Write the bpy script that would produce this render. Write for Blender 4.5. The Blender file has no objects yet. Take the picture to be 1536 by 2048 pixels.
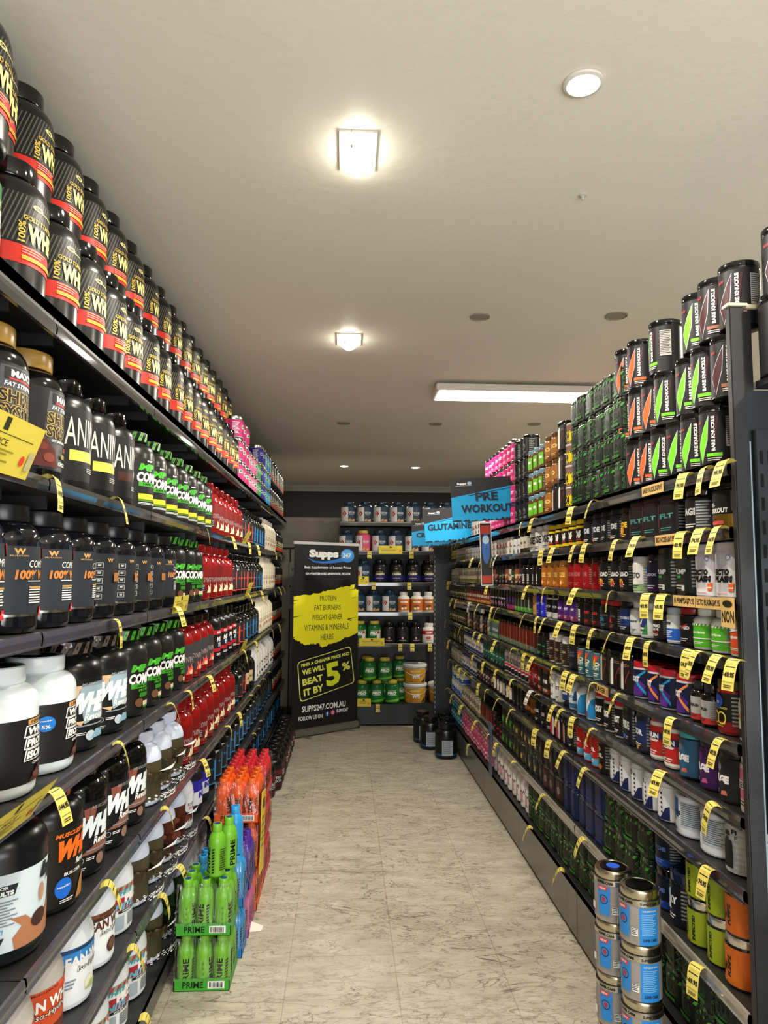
import bpy, bmesh, math, random
from mathutils import Vector, Matrix
random.seed(7)
PI = math.pi
C = bpy.context.scene.collection
SC = bpy.context.scene

# ---------------------------------------------------------------- camera
cam_d = bpy.data.cameras.new('camera')
cam_d.sensor_fit = 'HORIZONTAL'; cam_d.sensor_width = 36.0
cam_d.lens = 36.0 * 1420 / 1536
cam_d.clip_start = 0.05; cam_d.clip_end = 60
cam = bpy.data.objects.new('camera', cam_d); C.objects.link(cam)
YAW, PITCH, ROLL = math.atan(78 / 1420), math.atan(126 / 1420), 0.005
fw = Vector((math.sin(YAW) * math.cos(PITCH), math.cos(YAW) * math.cos(PITCH), math.sin(PITCH)))
rt = fw.cross(Vector((0, 0, 1))).normalized(); up = rt.cross(fw)
r2 = rt * math.cos(ROLL) + up * math.sin(ROLL); u2 = -rt * math.sin(ROLL) + up * math.cos(ROLL)
mw = Matrix((r2, u2, -fw)).transposed().to_4x4(); mw.translation = (0, 0, 1.65)
cam.matrix_world = mw
SC.camera = cam

# ---------------------------------------------------------------- view, world, daylight
SC.view_settings.view_transform = 'Standard'
try: SC.view_settings.look = 'None'
except Exception: pass
SC.view_settings.gamma = 1.0
SC.view_settings.exposure = -0.35
SC.view_settings.use_curve_mapping = False
SC.cycles.max_bounces = 6; SC.cycles.diffuse_bounces = 4; SC.cycles.glossy_bounces = 3
SC.cycles.transparent_max_bounces = 12; SC.cycles.transmission_bounces = 4
SC.cycles.use_denoising = True
SC.cycles.caustics_reflective = False; SC.cycles.caustics_refractive = False
SC.cycles.sample_clamp_indirect = 4.0
w = bpy.data.worlds.new('world'); SC.world = w; w.use_nodes = True
bgn = w.node_tree.nodes['Background']
bgn.inputs[0].default_value = (0.86, 0.93, 1.0, 1); bgn.inputs[1].default_value = 1.0

def area(name, loc, size, energy, col, rot=(0, 0, 0), shape='SQUARE', size_y=None, spread=PI):
    d = bpy.data.lights.new(name, 'AREA'); d.shape = shape; d.size = size
    if size_y: d.size_y = size_y
    d.energy = energy; d.color = col; d.spread = spread
    o = bpy.data.objects.new(name, d); o.location = loc; o.rotation_euler = rot; C.objects.link(o)
    return o
WARM = (1.0, 0.93, 0.79)
CEIL = 3.05
# area light for the unseen shopfront's daylight, tilted up to brighten the ceiling
area('shopfront_daylight', (1.6, -2.3, 1.1), 5.0, 320, (0.96, 0.96, 0.97), (PI / 2 + .68, 0, 0), 'RECTANGLE', 1.6)

# ---------------------------------------------------------------- materials
MATS = {}
def lin(c):
    c = c / 255.0
    return c / 12.92 if c <= 0.04045 else ((c + 0.055) / 1.055) ** 2.4
FIN = {'g': (0.09, 0, 0.5), 's': (0.27, 0, 0.4), 'l': (0.46, 0, 0.28), 'p': (0.75, 0, 0.3), 'm': (0.22, 1, 0.5), 'r': (0.4, 1, 0.5)}
def M(spec):
    """'#rrggbb' + finish letter"""
    if spec in MATS: return MATS[spec]
    m = bpy.data.materials.new(spec); m.use_nodes = True
    b = m.node_tree.nodes['Principled BSDF']
    h, f = spec[1:7], spec[7:8] or 'l'
    b.inputs['Base Color'].default_value = (lin(int(h[0:2], 16)), lin(int(h[2:4], 16)), lin(int(h[4:6], 16)), 1)
    ro, me, sp = FIN[f]
    b.inputs['Roughness'].default_value = ro; b.inputs['Metallic'].default_value = me
    b.inputs['Specular IOR Level'].default_value = sp
    MATS[spec] = m
    return m
def nodemat(name, fn):
    m = bpy.data.materials.new(name); m.use_nodes = True
    nt = m.node_tree; fn(nt, nt.nodes['Principled BSDF'], nt.nodes, nt.links)
    MATS[name] = m
    return m
def _speckle(nt, b, N, L, c1, c2, scale, rough, bump=0.0, bs=60):
    tc = N.new('ShaderNodeTexCoord'); no = N.new('ShaderNodeTexNoise'); no.inputs['Scale'].default_value = scale
    no.inputs['Detail'].default_value = 5
    L.new(tc.outputs['Object'], no.inputs['Vector'])
    rp = N.new('ShaderNodeValToRGB'); rp.color_ramp.elements[0].color = (*c1, 1); rp.color_ramp.elements[1].color = (*c2, 1)
    rp.color_ramp.elements[0].position = 0.35; rp.color_ramp.elements[1].position = 0.65
    L.new(no.outputs['Fac'], rp.inputs[0]); L.new(rp.outputs[0], b.inputs['Base Color'])
    b.inputs['Roughness'].default_value = rough
    if bump:
        n2 = N.new('ShaderNodeTexNoise'); n2.inputs['Scale'].default_value = bs; n2.inputs['Detail'].default_value = 4
        L.new(tc.outputs['Object'], n2.inputs['Vector'])
        bp = N.new('ShaderNodeBump'); bp.inputs['Strength'].default_value = bump; bp.inputs['Distance'].default_value = 0.01
        L.new(n2.outputs['Fac'], bp.inputs['Height']); L.new(bp.outputs[0], b.inputs['Normal'])
nodemat('ceiling_paint', lambda nt, b, N, L: _speckle(nt, b, N, L, (.77, .745, .645), (.81, .78, .68), .8, .62, .12, 26))
nodemat('wall_grey', lambda nt, b, N, L: _speckle(nt, b, N, L, (.25, .225, .18), (.28, .25, .205), 1.3, .7, .05, 90))
nodemat('wall_dark', lambda nt, b, N, L: _speckle(nt, b, N, L, (.022, .021, .024), (.028, .027, .03), 1.3, .7))
nodemat('steel_black', lambda nt, b, N, L: _speckle(nt, b, N, L, (.007, .007, .0075), (.012, .012, .0125), 14, .45, .06, 300))
nodemat('steel_teal', lambda nt, b, N, L: _speckle(nt, b, N, L, (.006, .010, .013), (.010, .016, .019), 9, .5))
nodemat('kick_steel', lambda nt, b, N, L: _speckle(nt, b, N, L, (.075, .072, .066), (.11, .105, .095), 3, .26))
nodemat('cornice', lambda nt, b, N, L: _speckle(nt, b, N, L, (.42, .40, .35), (.46, .44, .38), 4, .5))
def _floor(nt, b, N, L):
    tc = N.new('ShaderNodeTexCoord'); mp = N.new('ShaderNodeMapping'); L.new(tc.outputs['Object'], mp.inputs[0])
    mp.inputs['Rotation'].default_value = (0, 0, 0.35); mp.inputs['Scale'].default_value = (1.0, 2.6, 1)
    base = N.new('ShaderNodeTexNoise'); base.inputs['Scale'].default_value = 5; base.inputs['Detail'].default_value = 8; base.inputs['Roughness'].default_value = .65
    L.new(mp.outputs[0], base.inputs['Vector'])
    r1 = N.new('ShaderNodeValToRGB'); e = r1.color_ramp.elements
    e[0].position = .3; e[0].color = (.37, .33, .25, 1); e[1].position = .7; e[1].color = (.58, .53, .43, 1)
    L.new(base.outputs['Fac'], r1.inputs[0])
    out = r1.outputs[0]
    for sc, wdt, dist, col, amt in ((2.1, .013, 2.2, (.10, .075, .055, 1), .95), (4.6, .018, 1.6, (.15, .12, .09, 1), .8), (10, .028, 1.2, (.20, .165, .125, 1), .65)):
        v = N.new('ShaderNodeTexNoise'); v.inputs['Scale'].default_value = sc; v.inputs['Detail'].default_value = 6; v.inputs['Distortion'].default_value = dist
        L.new(mp.outputs[0], v.inputs['Vector'])
        s = N.new('ShaderNodeMath'); s.operation = 'SUBTRACT'; s.inputs[1].default_value = .5; L.new(v.outputs['Fac'], s.inputs[0])
        a = N.new('ShaderNodeMath'); a.operation = 'ABSOLUTE'; L.new(s.outputs[0], a.inputs[0])
        mr = N.new('ShaderNodeMapRange'); mr.inputs[1].default_value = 0; mr.inputs[2].default_value = wdt; mr.inputs[3].default_value = amt; mr.inputs[4].default_value = 0
        L.new(a.outputs[0], mr.inputs[0])
        # veins break up
        g = N.new('ShaderNodeTexNoise'); g.inputs['Scale'].default_value = sc * .8; g.inputs['Detail'].default_value = 2
        L.new(tc.outputs['Object'], g.inputs['Vector'])
        gr = N.new('ShaderNodeMapRange'); gr.inputs[1].default_value = .36; gr.inputs[2].default_value = .55; L.new(g.outputs['Fac'], gr.inputs[0])
        mu = N.new('ShaderNodeMath'); mu.operation = 'MULTIPLY'; L.new(mr.outputs[0], mu.inputs[0]); L.new(gr.outputs[0], mu.inputs[1])
        mx = N.new('ShaderNodeMixRGB'); L.new(mu.outputs[0], mx.inputs[0]); L.new(out, mx.inputs[1]); mx.inputs[2].default_value = col
        out = mx.outputs[0]
    br = N.new('ShaderNodeTexBrick'); br.offset = .5; br.inputs['Color1'].default_value = (1, 1, 1, 1); br.inputs['Color2'].default_value = (.93, .93, .93, 1); br.inputs['Mortar'].default_value = (.62, .59, .53, 1)
    br.inputs['Scale'].default_value = 1; br.inputs['Mortar Size'].default_value = .0016; br.inputs['Brick Width'].default_value = .9; br.inputs['Row Height'].default_value = .45
    m2 = N.new('ShaderNodeMapping'); m2.inputs['Rotation'].default_value = (0, 0, PI / 2); m2.inputs['Location'].default_value = (0.1, .22, 0); L.new(tc.outputs['Object'], m2.inputs[0])
    L.new(m2.outputs[0], br.inputs['Vector'])
    ml = N.new('ShaderNodeMixRGB'); ml.blend_type = 'MULTIPLY'; ml.inputs[0].default_value = 1; L.new(out, ml.inputs[1]); L.new(br.outputs['Color'], ml.inputs[2])
    L.new(ml.outputs[0], b.inputs['Base Color'])
    b.inputs['Roughness'].default_value = .38; b.inputs['Specular IOR Level'].default_value = .4
nodemat('floor_vinyl', _floor)
def _emit(col, s):
    def f(nt, b, N, L):
        b.inputs['Base Color'].default_value = (.9, .9, .9, 1)
        b.inputs['Emission Color'].default_value = (*col, 1); b.inputs['Emission Strength'].default_value = s
    return f
nodemat('lamp_glow', _emit((1, .93, .78), 45)); nodemat('panel_glow', _emit((1, .95, .82), 14))
def _film(nt, b, N, L):
    o = N['Material Output']; t = N.new('ShaderNodeBsdfTransparent'); g = N.new('ShaderNodeBsdfGlossy'); g.inputs['Roughness'].default_value = .18
    tc = N.new('ShaderNodeTexCoord'); no = N.new('ShaderNodeTexNoise'); no.inputs['Scale'].default_value = 14; no.inputs['Detail'].default_value = 3
    mp = N.new('ShaderNodeMapping'); mp.inputs['Scale'].default_value = (3, 3, .6); L.new(tc.outputs['Object'], mp.inputs[0]); L.new(mp.outputs[0], no.inputs['Vector'])
    bp = N.new('ShaderNodeBump'); bp.inputs['Strength'].default_value = .7; bp.inputs['Distance'].default_value = .03; L.new(no.outputs['Fac'], bp.inputs['Height']); L.new(bp.outputs[0], g.inputs['Normal'])
    mx = N.new('ShaderNodeMixShader'); mx.inputs[0].default_value = .11; L.new(t.outputs[0], mx.inputs[1]); L.new(g.outputs[0], mx.inputs[2]); L.new(mx.outputs[0], o.inputs[0])
nodemat('clear_film', _film)
def _translucent(col):
    def f(nt, b, N, L):
        b.inputs['Base Color'].default_value = (*col, 1); b.inputs['Roughness'].default_value = .08
        b.inputs['Coat Weight'].default_value = .6; b.inputs['Coat Roughness'].default_value = .03
        b.inputs['Subsurface Weight'].default_value = 0
    return f
nodemat('red_bottle', _translucent((.25, .005, .006))); nodemat('strip_grey', _translucent((.035, .035, .038)))
nodemat('strip_light', _translucent((.25, .23, .19)))
def _strip(nt, b, N, L):
    b.inputs['Base Color'].default_value = (.05, .046, .062, 1); b.inputs['Roughness'].default_value = .25; b.inputs['Coat Weight'].default_value = .5
nodemat('strip_clear', _strip)

def mat(n): return MATS[n] if n in MATS else M(n)

# ---------------------------------------------------------------- mesh building
class MB:
    def __init__(s): s.v = []; s.f = []; s.m = []; s.mats = []
    def mi(s, m):
        if m not in s.mats: s.mats.append(m)
        return s.mats.index(m)
    def add(s, vs, fs, m, xf=None):
        o = len(s.v); k = s.mi(m)
        s.v += [tuple(xf @ Vector(p)) if xf else tuple(p) for p in vs]
        s.f += [tuple(i + o for i in f) for f in fs]; s.m += [k] * len(fs)
    def box(s, x0, x1, y0, y1, z0, z1, m, bev=0.0, xf=None):
        if bev <= 0:
            vs = [(x, y, z) for z in (z0, z1) for y in (y0, y1) for x in (x0, x1)]
            fs = [(0, 2, 3, 1), (4, 5, 7, 6), (0, 1, 5, 4), (2, 6, 7, 3), (0, 4, 6, 2), (1, 3, 7, 5)]
            s.add(vs, fs, m, xf); return
        bm = bmesh.new(); bmesh.ops.create_cube(bm, size=1)
        for v in bm.verts: v.co = Vector(((x0 + x1) / 2 + v.co.x * (x1 - x0), (y0 + y1) / 2 + v.co.y * (y1 - y0), (z0 + z1) / 2 + v.co.z * (z1 - z0)))
        bmesh.ops.bevel(bm, geom=bm.edges[:], offset=bev, segments=2, affect='EDGES')
        bm.verts.index_update()
        s.add([v.co[:] for v in bm.verts], [[v.index for v in f.verts] for f in bm.faces], m, xf); bm.free()
    def lathe(s, prof, seg, m, rib=0.0, ribz=None, sq=None, c=(0, 0, 0), xf=None, cap=True):
        vs = []; n = seg
        for r, z in prof:
            for i in range(n):
                a = 2 * PI * i / n; k = 1.0
                if rib and ribz and ribz[0] <= z <= ribz[1] and i % 2: k = 1 - rib
                if sq: k *= sq_r(a, sq)
                vs.append((c[0] + r * k * math.cos(a), c[1] + r * k * math.sin(a), c[2] + z))
        fs = []
        for j in range(len(prof) - 1):
            for i in range(n):
                a, b = j * n + i, j * n + (i + 1) % n
                fs.append((a, b, b + n, a + n))
        if cap and prof[0][0] > 1e-6: fs.append(tuple(range(n - 1, -1, -1)))
        if cap and prof[-1][0] > 1e-6: fs.append(tuple((len(prof) - 1) * n + i for i in range(n)))
        s.add(vs, fs, m, xf)
    def mesh(s, name, smooth=True, angle=0.7):
        me = bpy.data.meshes.new(name); me.from_pydata(s.v, [], s.f)
        for m in s.mats: me.materials.append(mat(m))
        me.polygons.foreach_set('material_index', s.m)
        if smooth:
            me.polygons.foreach_set('use_smooth', [True] * len(s.f))
            try: me.set_sharp_from_angle(angle=angle)
            except Exception: pass
        me.update()
        return me
    def build(s, name, parent=None, smooth=True, loc=None, rotz=0):
        return put(name, s.mesh(name, smooth), parent, loc, rotz)
def put(name, me, parent=None, loc=None, rotz=0):
    o = bpy.data.objects.new(name, me); C.objects.link(o)
    if parent: o.parent = parent
    if loc is not None: o.location = loc
    if rotz: o.rotation_euler = (0, 0, rotz)
    return o
def tag(o, label, cat, group=None):
    o['label'] = label; o['category'] = cat
    if group: o['group'] = group
    return o
def struct(o): o['kind'] = 'structure'; return o
def empty(name, loc=(0, 0, 0), rotz=0):
    o = bpy.data.objects.new(name, None); o.location = loc; o.rotation_euler = (0, 0, rotz); o.empty_display_size = .1; C.objects.link(o); return o

def sq_r(a, k):
    """rounded-square cross-section radius factor (half side = 1)"""
    c, s_ = abs(math.cos(a)), abs(math.sin(a)); p = k
    return 1.0 / ((c ** p + s_ ** p) ** (1 / p))

# ---------------------------------------------------------------- lettering
_TX = {}
def text_mesh(s, bold=0.02):
    key = (s, bold)
    if key in _TX: return _TX[key]
    cu = bpy.data.curves.new('lettering', 'FONT'); cu.body = s; cu.size = 1; cu.offset = bold; cu.resolution_u = 2
    o = bpy.data.objects.new('lettering', cu); C.objects.link(o)
    dg = bpy.context.evaluated_depsgraph_get(); ev = o.evaluated_get(dg); me = ev.to_mesh()
    vs = [(v.co.x, v.co.y) for v in me.vertices]; fs = [tuple(p.vertices) for p in me.polygons]
    ev.to_mesh_clear(); bpy.data.objects.remove(o); bpy.data.curves.remove(cu)
    x0 = min(v[0] for v in vs); x1 = max(v[0] for v in vs); y0 = min(v[1] for v in vs); y1 = max(v[1] for v in vs)
    vs = [((x - x0) / (x1 - x0) - .5, (y - y0) / max(y1 - y0, 1e-6) - .5) for x, y in vs]
    _TX[key] = (vs, fs)
    return _TX[key]

def art_faces(ops):
    """flat art: list of (layer, verts2d, faces, mat)"""
    out = []; ly = 0
    for op in ops:
        k = op[0]; ly += 1
        if k == 'r': _, u0, u1, v0, v1, m = op; out.append((ly, [(u0, v0), (u1, v0), (u1, v1), (u0, v1)], [(0, 1, 2, 3)], m))
        elif k == 'p': _, pts, m = op; out.append((ly, list(pts), [tuple(range(len(pts)))], m))
        elif k == 'c':
            _, u, v, ru, rv, m = op; n = 20
            out.append((ly, [(u + ru * math.cos(2 * PI * i / n), v + rv * math.sin(2 * PI * i / n)) for i in range(n)], [tuple(range(n))], m))
        elif k == 'ring':
            _, u, v, ru, rv, t, m = op; n = 24; vs = []; 
            for i in range(n):
                a = 2 * PI * i / n; vs += [(u + ru * math.cos(a), v + rv * math.sin(a)), (u + ru * (1 - t) * math.cos(a), v + rv * (1 - t) * math.sin(a))]
            out.append((ly, vs, [(2 * i, (2 * i + 2) % (2 * n), (2 * i + 3) % (2 * n), 2 * i + 1) for i in range(n)], m))
        elif k == 'l':
            _, u0, u1, v0, v1, n, m = op; vs = []; fs = []
            for i in range(n):
                va = v1 - (v1 - v0) * i / n; vb = va - (v1 - v0) / n * .45; ue = u1 - (u1 - u0) * ((i * 37) % 5) * .06
                b = len(vs); vs += [(u0, vb), (ue, vb), (ue, va), (u0, va)]; fs.append((b, b + 1, b + 2, b + 3))
            out.append((ly, vs, fs, m))
        elif k == 'd':     # diagonal stripes
            _, u0, u1, v0, v1, n, lean, fill, m = op; vs = []; fs = []
            for i in range(n):
                a = u0 + (u1 - u0) * i / n; wd = (u1 - u0) / n * fill; b = len(vs)
                vs += [(a, v0), (a + wd, v0), (a + wd + lean, v1), (a + lean, v1)]; fs.append((b, b + 1, b + 2, b + 3))
            out.append((ly, vs, fs, m))
        elif k == 't':
            _, s, u, v, wd, h, m = op[:7]; sh = op[7] if len(op) > 7 else 0; rot = op[8] if len(op) > 8 else 0; bold = op[9] if len(op) > 9 else .02
            asp = op[10] if len(op) > 10 else 1.0       # height units per width unit
            vs, fs = text_mesh(s, bold); ca, sa = math.cos(math.radians(rot)), math.sin(math.radians(rot)); pts = []
            for x, y in vs:
                X = x * wd + sh * .09 * y * min(wd / max(len(s), 1), .3); Y = y * h
                if rot == 90: pts.append((u - Y, v + X))     # reads upwards: wd along v, h along u
                elif rot: pts.append((u + X * ca - Y * sa, v + X * sa + Y * ca))
                else: pts.append((u + X, v + Y))
            out.append((ly, pts, fs, m))
    return out

def flat_art(mb, ops, fn, layer=.0004):
    for ly, vs, fs, m in art_faces(ops):
        mb.add([fn(u, v, ly * layer) for u, v in vs], fs, m)

def wrap_label(name, R, v0, v1, base, ops, H, sq=None, full=True):
    """curved label: u in radians round from the front (+x), v in fractions of H"""
    bm = bmesh.new(); mats = [base]; n = 48
    per = []
    for i in range(n + 1):
        a = -PI + 2 * PI * i / n; per.append(a)
    def at(u, v, h):
        k = (sq_r(u, sq) if sq else 1.0); r = R * k + h
        return Vector((r * math.cos(u), r * math.sin(u), v * H))
    rows = []
    for v in (v0, v1):
        rows.append([bm.verts.new((a, v, .0006)) for a in per])
    for i in range(n): bm.faces.new((rows[0][i], rows[0][i + 1], rows[1][i + 1], rows[1][i]))
    for f in bm.faces: f.material_index = 0
    for ly, vs, fs, m in art_faces(ops):
        if m not in mats: mats.append(m)
        k = mats.index(m); bv = [bm.verts.new((u, v, .0006 + ly * .00035)) for u, v in vs]
        for f in fs:
            try: nf = bm.faces.new([bv[i] for i in f]); nf.material_index = k
            except ValueError: pass
    us = [v.co.x for v in bm.verts if v.co.z > .0008]
    if us:
        lo, hi = min(us), max(us); step = 2 * PI / 36; k = math.ceil(lo / step)
        while k * step < hi:
            fs = [f for f in bm.faces if max(v.co.z for v in f.verts) > .0008 and min(v.co.x for v in f.verts) < k * step < max(v.co.x for v in f.verts)]
            if fs:
                geom = set(fs)
                for f in fs: geom.update(f.edges); geom.update(f.verts)
                bmesh.ops.bisect_plane(bm, geom=list(geom), dist=1e-6, plane_co=(k * step, 0, 0), plane_no=(1, 0, 0))
            k += 1
    for v in bm.verts: v.co = at(v.co.x, v.co.y, v.co.z)
    me = bpy.data.meshes.new(name); bm.to_mesh(me); bm.free()
    for m in mats: me.materials.append(mat(m))
    me.polygons.foreach_set('use_smooth', [True] * len(me.polygons)); me.update()
    return me

# ---------------------------------------------------------------- containers
def body_profile(shape, R, H):
    if shape == 'tub':   # large protein tub, domed shoulder
        p = [(.80, 0), (.93, .006), (.985, .03), (1, .06), (1, .70), (.99, .735), (.95, .775), (.87, .815), (.76, .84), (.66, .852), (.62, .87), (.62, .90)]
        lid = (.70, .865, 1.0)
    elif shape == 'tallneck':
        p = [(.80, 0), (.95, .012), (1, .05), (1, .62), (.985, .66), (.93, .72), (.82, .77), (.68, .80), (.60, .815), (.56, .83), (.56, .88)]
        lid = (.64, .86, 1.0)
    elif shape == 'jar':
        p = [(.88, 0), (.97, .012), (1, .04), (1, .78), (.97, .81), (.92, .83), (.90, .86)]
        lid = (.96, .82, 1.0)
    elif shape == 'can':
        p = [(.95, 0), (1, .01), (1, .025), (.985, .04), (.985, .87), (1, .885), (.97, .9)]
        lid = (1.0, .89, 1.0)
    elif shape == 'box':
        p = [(.93, 0), (.99, .012), (1, .04), (1, .84), (.985, .87), (.95, .88)]
        lid = (.98, .86, 1.0)
    elif shape == 'bottle':
        p = [(.85, 0), (.96, .015), (1, .05), (1, .66), (.97, .71), (.87, .76), (.72, .79), (.62, .80), (.60, .86)]
        lid = (.70, .805, 1.0)
    elif shape == 'slim':
        p = [(.9, 0), (1, .02), (1, .80), (.96, .84), (.85, .86), (.82, .9)]
        lid = (.92, .86, 1.0)
    elif shape == 'squeeze':   # rounded white bottle
        p = [(.86, 0), (.97, .015), (1, .05), (1, .60), (.97, .68), (.88, .75), (.72, .81), (.55, .845), (.45, .86), (.44, .90)]
        lid = (.52, .86, 1.0)
    return [(r * R, z * H) for r, z in p], (lid[0] * R, lid[1] * H, lid[2] * H)

PROD = {}
def P(key, name, cat, desc, shape, R, H, body, lid, base, v0, v1, ops, sq=None, lidart=None):
    PROD[key] = dict(name=name, cat=cat, desc=desc, shape=shape, R=R, H=H, body=body, lid=lid, base=base, v0=v0, v1=v1, ops=ops, sq=sq, lidart=lidart, me=None)
HMAX = {'wc_r': .30, 'wc_b': .30, 'wc_w': .30, 'wc_back': .30, 'isow': .295, 'isow_s': .295, 'wrev': .315, 'lean_o': .275, 'lean_b': .275, 'lean_c': .275, 'pro': .272, 'camo': .278, 'camo_g': .278, 'camo_c': .278, 'darkj': .275, 'r1_b': .28, 'r1_o': .28, 'mixed_k': .27,
        'whitep': .27, 'whiten': .27, 'intb': .27, 'onpre': .145, 'flt': .145, 'silverk': .145, 'occo': .143, 'ecto': .161, 'pumpk': .16, 'arg': .13, 'glu': .128, 'kr': .125, 'now': .12, 'noxb': .125, 'citg': .128, 'cit': .131, 'nox': .128, 'wml': .125, 'lml': .125, 'brl': .125, 'krt': .128,
        'kw': .128, 'purp': .13, 'kwf': .13, 'blu': .13, 'tan': .13, 'slg': .13, 'slv': .13, 'slp': .13, 'pord': .125, 'mx1': .125, 'eed': .155, 'hauli': .155, 'blg_k': .152, 'blg_p': .152, 'blg_b': .152, 'cor': .15, 'ide': .153, 'bluw': .153, 'bluw2': .153, 'nik': .15, 'fit': .155, 'mind': .153,
        'pumpz': .136, 'infect': .134, 'navj': .135, 'eaa_b': .136, 'pinks': .108, 'tealj': .108, 'bk_g': .19, 'bk_o': .19, 'bk_m': .19, 'eaa': .125}
def meshes(key):
    p = PROD[key]
    if not p['me']: p['H'] = HMAX.get(key, p['H'])
    if p['me']: return p['me']
    R, H, sq = p['R'], p['H'], p['sq']
    pr, (lr, z0, z1) = body_profile(p['shape'], R, H)
    b = MB(); b.lathe(pr, 40, p['body'], sq=sq); bme = b.mesh(p['name'] + '_body')
    l = MB(); e = min(.006, (z1 - z0) * .2)
    l.lathe([(lr * .97, z0), (lr, z0 + e * .5), (lr, z1 - e * 1.4), (lr * .985, z1 - e * .5), (lr * .94, z1), (lr * .84, z1), (lr * .82, z1 - .002), (0, z1 - .002)], 56, p['lid'], rib=.02, ribz=(z0 + e * .4, z1 - e), sq=sq)
    la = p['lidart']
    if la == 'gold':   # gold seal sticker wrapped over the lid edge
        for k in range(4):
            a0, a1 = -1.9 + k * .2, -1.9 + (k + 1) * .2
            l.add([((lr + .0015) * math.cos(a), (lr + .0015) * math.sin(a), z) for z in (z0 + .004, z1 - .002) for a in (a0, a1)], [(0, 1, 3, 2)], '#b08a3cs')
            l.add([((lr + .0015) * math.cos(a0), (lr + .0015) * math.sin(a0), z1 + .0005), ((lr + .0015) * math.cos(a1), (lr + .0015) * math.sin(a1), z1 + .0005), (lr * .5 * math.cos(a1), lr * .5 * math.sin(a1), z1 + .0005), (lr * .5 * math.cos(a0), lr * .5 * math.sin(a0), z1 + .0005)], [(0, 1, 2, 3)], '#b08a3cs')
    elif la and la.startswith('disc'):
        l.add([(lr * .72 * math.cos(2 * PI * i / 24), lr * .72 * math.sin(2 * PI * i / 24), z1 + .0006) for i in range(24)], [tuple(range(24))], la[4:])
    elif la:           # patterned lid: slanted patches round the rim
        n = 14
        for k in range(n):
            a = 2 * PI * k / n; d = 2 * PI / n * .5; zz0, zz1 = z0 + (z1 - z0) * .12, z1 - (z1 - z0) * .1; q = lr + .001
            l.add([(q * math.cos(a), q * math.sin(a), zz0), (q * math.cos(a + d), q * math.sin(a + d), zz0), (q * math.cos(a + d * 1.9), q * math.sin(a + d * 1.9), zz1), (q * math.cos(a + d * .9), q * math.sin(a + d * .9), zz1)], [(0, 1, 2, 3)], la)
        l.add([(lr * .5 * math.cos(2 * PI * i / 12), lr * .5 * math.sin(2 * PI * i / 12), z1 + .0008) for i in range(12)], [tuple(range(12))], la)
    lme = l.mesh('lid')
    kme = wrap_label('label', R * (.985 if p['shape'] == 'can' else 1.0), p['v0'], p['v1'], p['base'], p['ops'], H, sq) if p['base'] else None
    p['me'] = (bme, lme, kme)
    return p['me']
ORD = ['first', 'second', 'third', 'fourth', 'fifth', 'sixth', 'seventh', 'eighth', 'ninth', 'tenth', 'eleventh', 'twelfth', 'thirteenth', 'fourteenth', 'fifteenth', 'sixteenth', 'seventeenth', 'eighteenth', 'nineteenth', 'twentieth']
def nth(k):
    if k < 20: return ORD[k]
    t = ['twenty', 'thirty', 'forty', 'fifty', 'sixty', 'seventy'][(k + 1) // 10 - 2]; r = (k + 1) % 10
    return (t + '-' + ORD[r - 1]) if r else {'twenty': 'twentieth', 'thirty': 'thirtieth', 'forty': 'fortieth', 'fifty': 'fiftieth', 'sixty': 'sixtieth', 'seventy': 'seventieth'}[t]
CNT = {}
_PROTO = {}
TURN = {'wrev': -.45, 'wrev_c': -.42, 'worg': -.2, 'cmb': -.4, 'cmb_p': -.4, 'pro': -.4, 'lean_o': -.45, 'lean_b': -.45, 'lean_c': -.45, 'syn_g': -.25, 'syn': -.2, 'isow': -.12, 'bpn': -.1, 'camo': -.3, 'camo_g': -.3, 'camo_c': -.3, 'r1_b': -.15, 'r1_o': -.15, 'ani_y': -.15, 'ani_b': -.15}
def item(key, x, y, z, rotz, where, row=''):
    """one container: body mesh with its lid and label as children; repeats are copies of the first"""
    p = PROD[key]; b, l, k = meshes(key)
    if abs(rotz) < .5: rotz += TURN.get(key, 0)
    if key not in _PROTO:
        o = put(p['name'], b); kids = [put('lid', l, o)]
        if k: kids.append(put('label', k, o))
        _PROTO[key] = (o, kids)
    else:
        o0, k0 = _PROTO[key]
        o = o0.copy(); C.objects.link(o)
        for c0 in k0:
            c = c0.copy(); c.parent = o; C.objects.link(c)
    o.location = (x, y, z); o.rotation_euler = (0, 0, rotz)
    ck = (key, where, row); n = CNT.get(ck, 0); CNT[ck] = n + 1
    o['category'] = p['cat']; o['group'] = (p['desc'] + 's, ' + where)
    o['label'] = p['desc'] + ', ' + nth(n) + ' ' + (row or 'one') + ', ' + where
    return o
# ---------------------------------------------------------------- products of the left shelving
WHT, BLK = '#e8e8e4l', '#101011l'
TWO = 2 * PI
def outlined(s, u, v, wd, h, c1, c2, sh=0): return [('t', s, u, v, wd * 1.04, h * 1.12, c1, sh, 0, .07), ('t', s, u, v, wd, h, c2, sh, 0, .02)]
on_ops = [('d', -PI, PI, .35, .70, 60, .4, .32, '#5a564al'), ('r', -PI, PI, .20, .335, '#c42a20l'),
          ('c', -.2, .64, .17, .02, '#e8dc90l'), ('t', 'ON', -.2, .64, .16, .022, BLK, 0, 0, .05), ('t', 'OPTIMUM NUTRITION', .17, .625, .5, .012, '#e8dc90l'),
          ('t', 'GOLD STANDARD', .05, .54, 1.3, .034, '#d9b64al'), ('t', 'WHEY', .12, .43, 1.2, .14, '#f0e690l', 0, 0, .05),
          ('t', '100%', -.62, .43, .15, .17, '#d9b64al', 0, 90), ('r', -.6, .6, .235, .262, '#e6cf3cl'), ('l', -.6, .1, .27, .325, 3, '#e88a78l'), ('r', -.6, .5, .242, .256, '#b8982al'),
          ('l', -2.0, -1.3, .37, .60, 9, '#77746al')]
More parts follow.
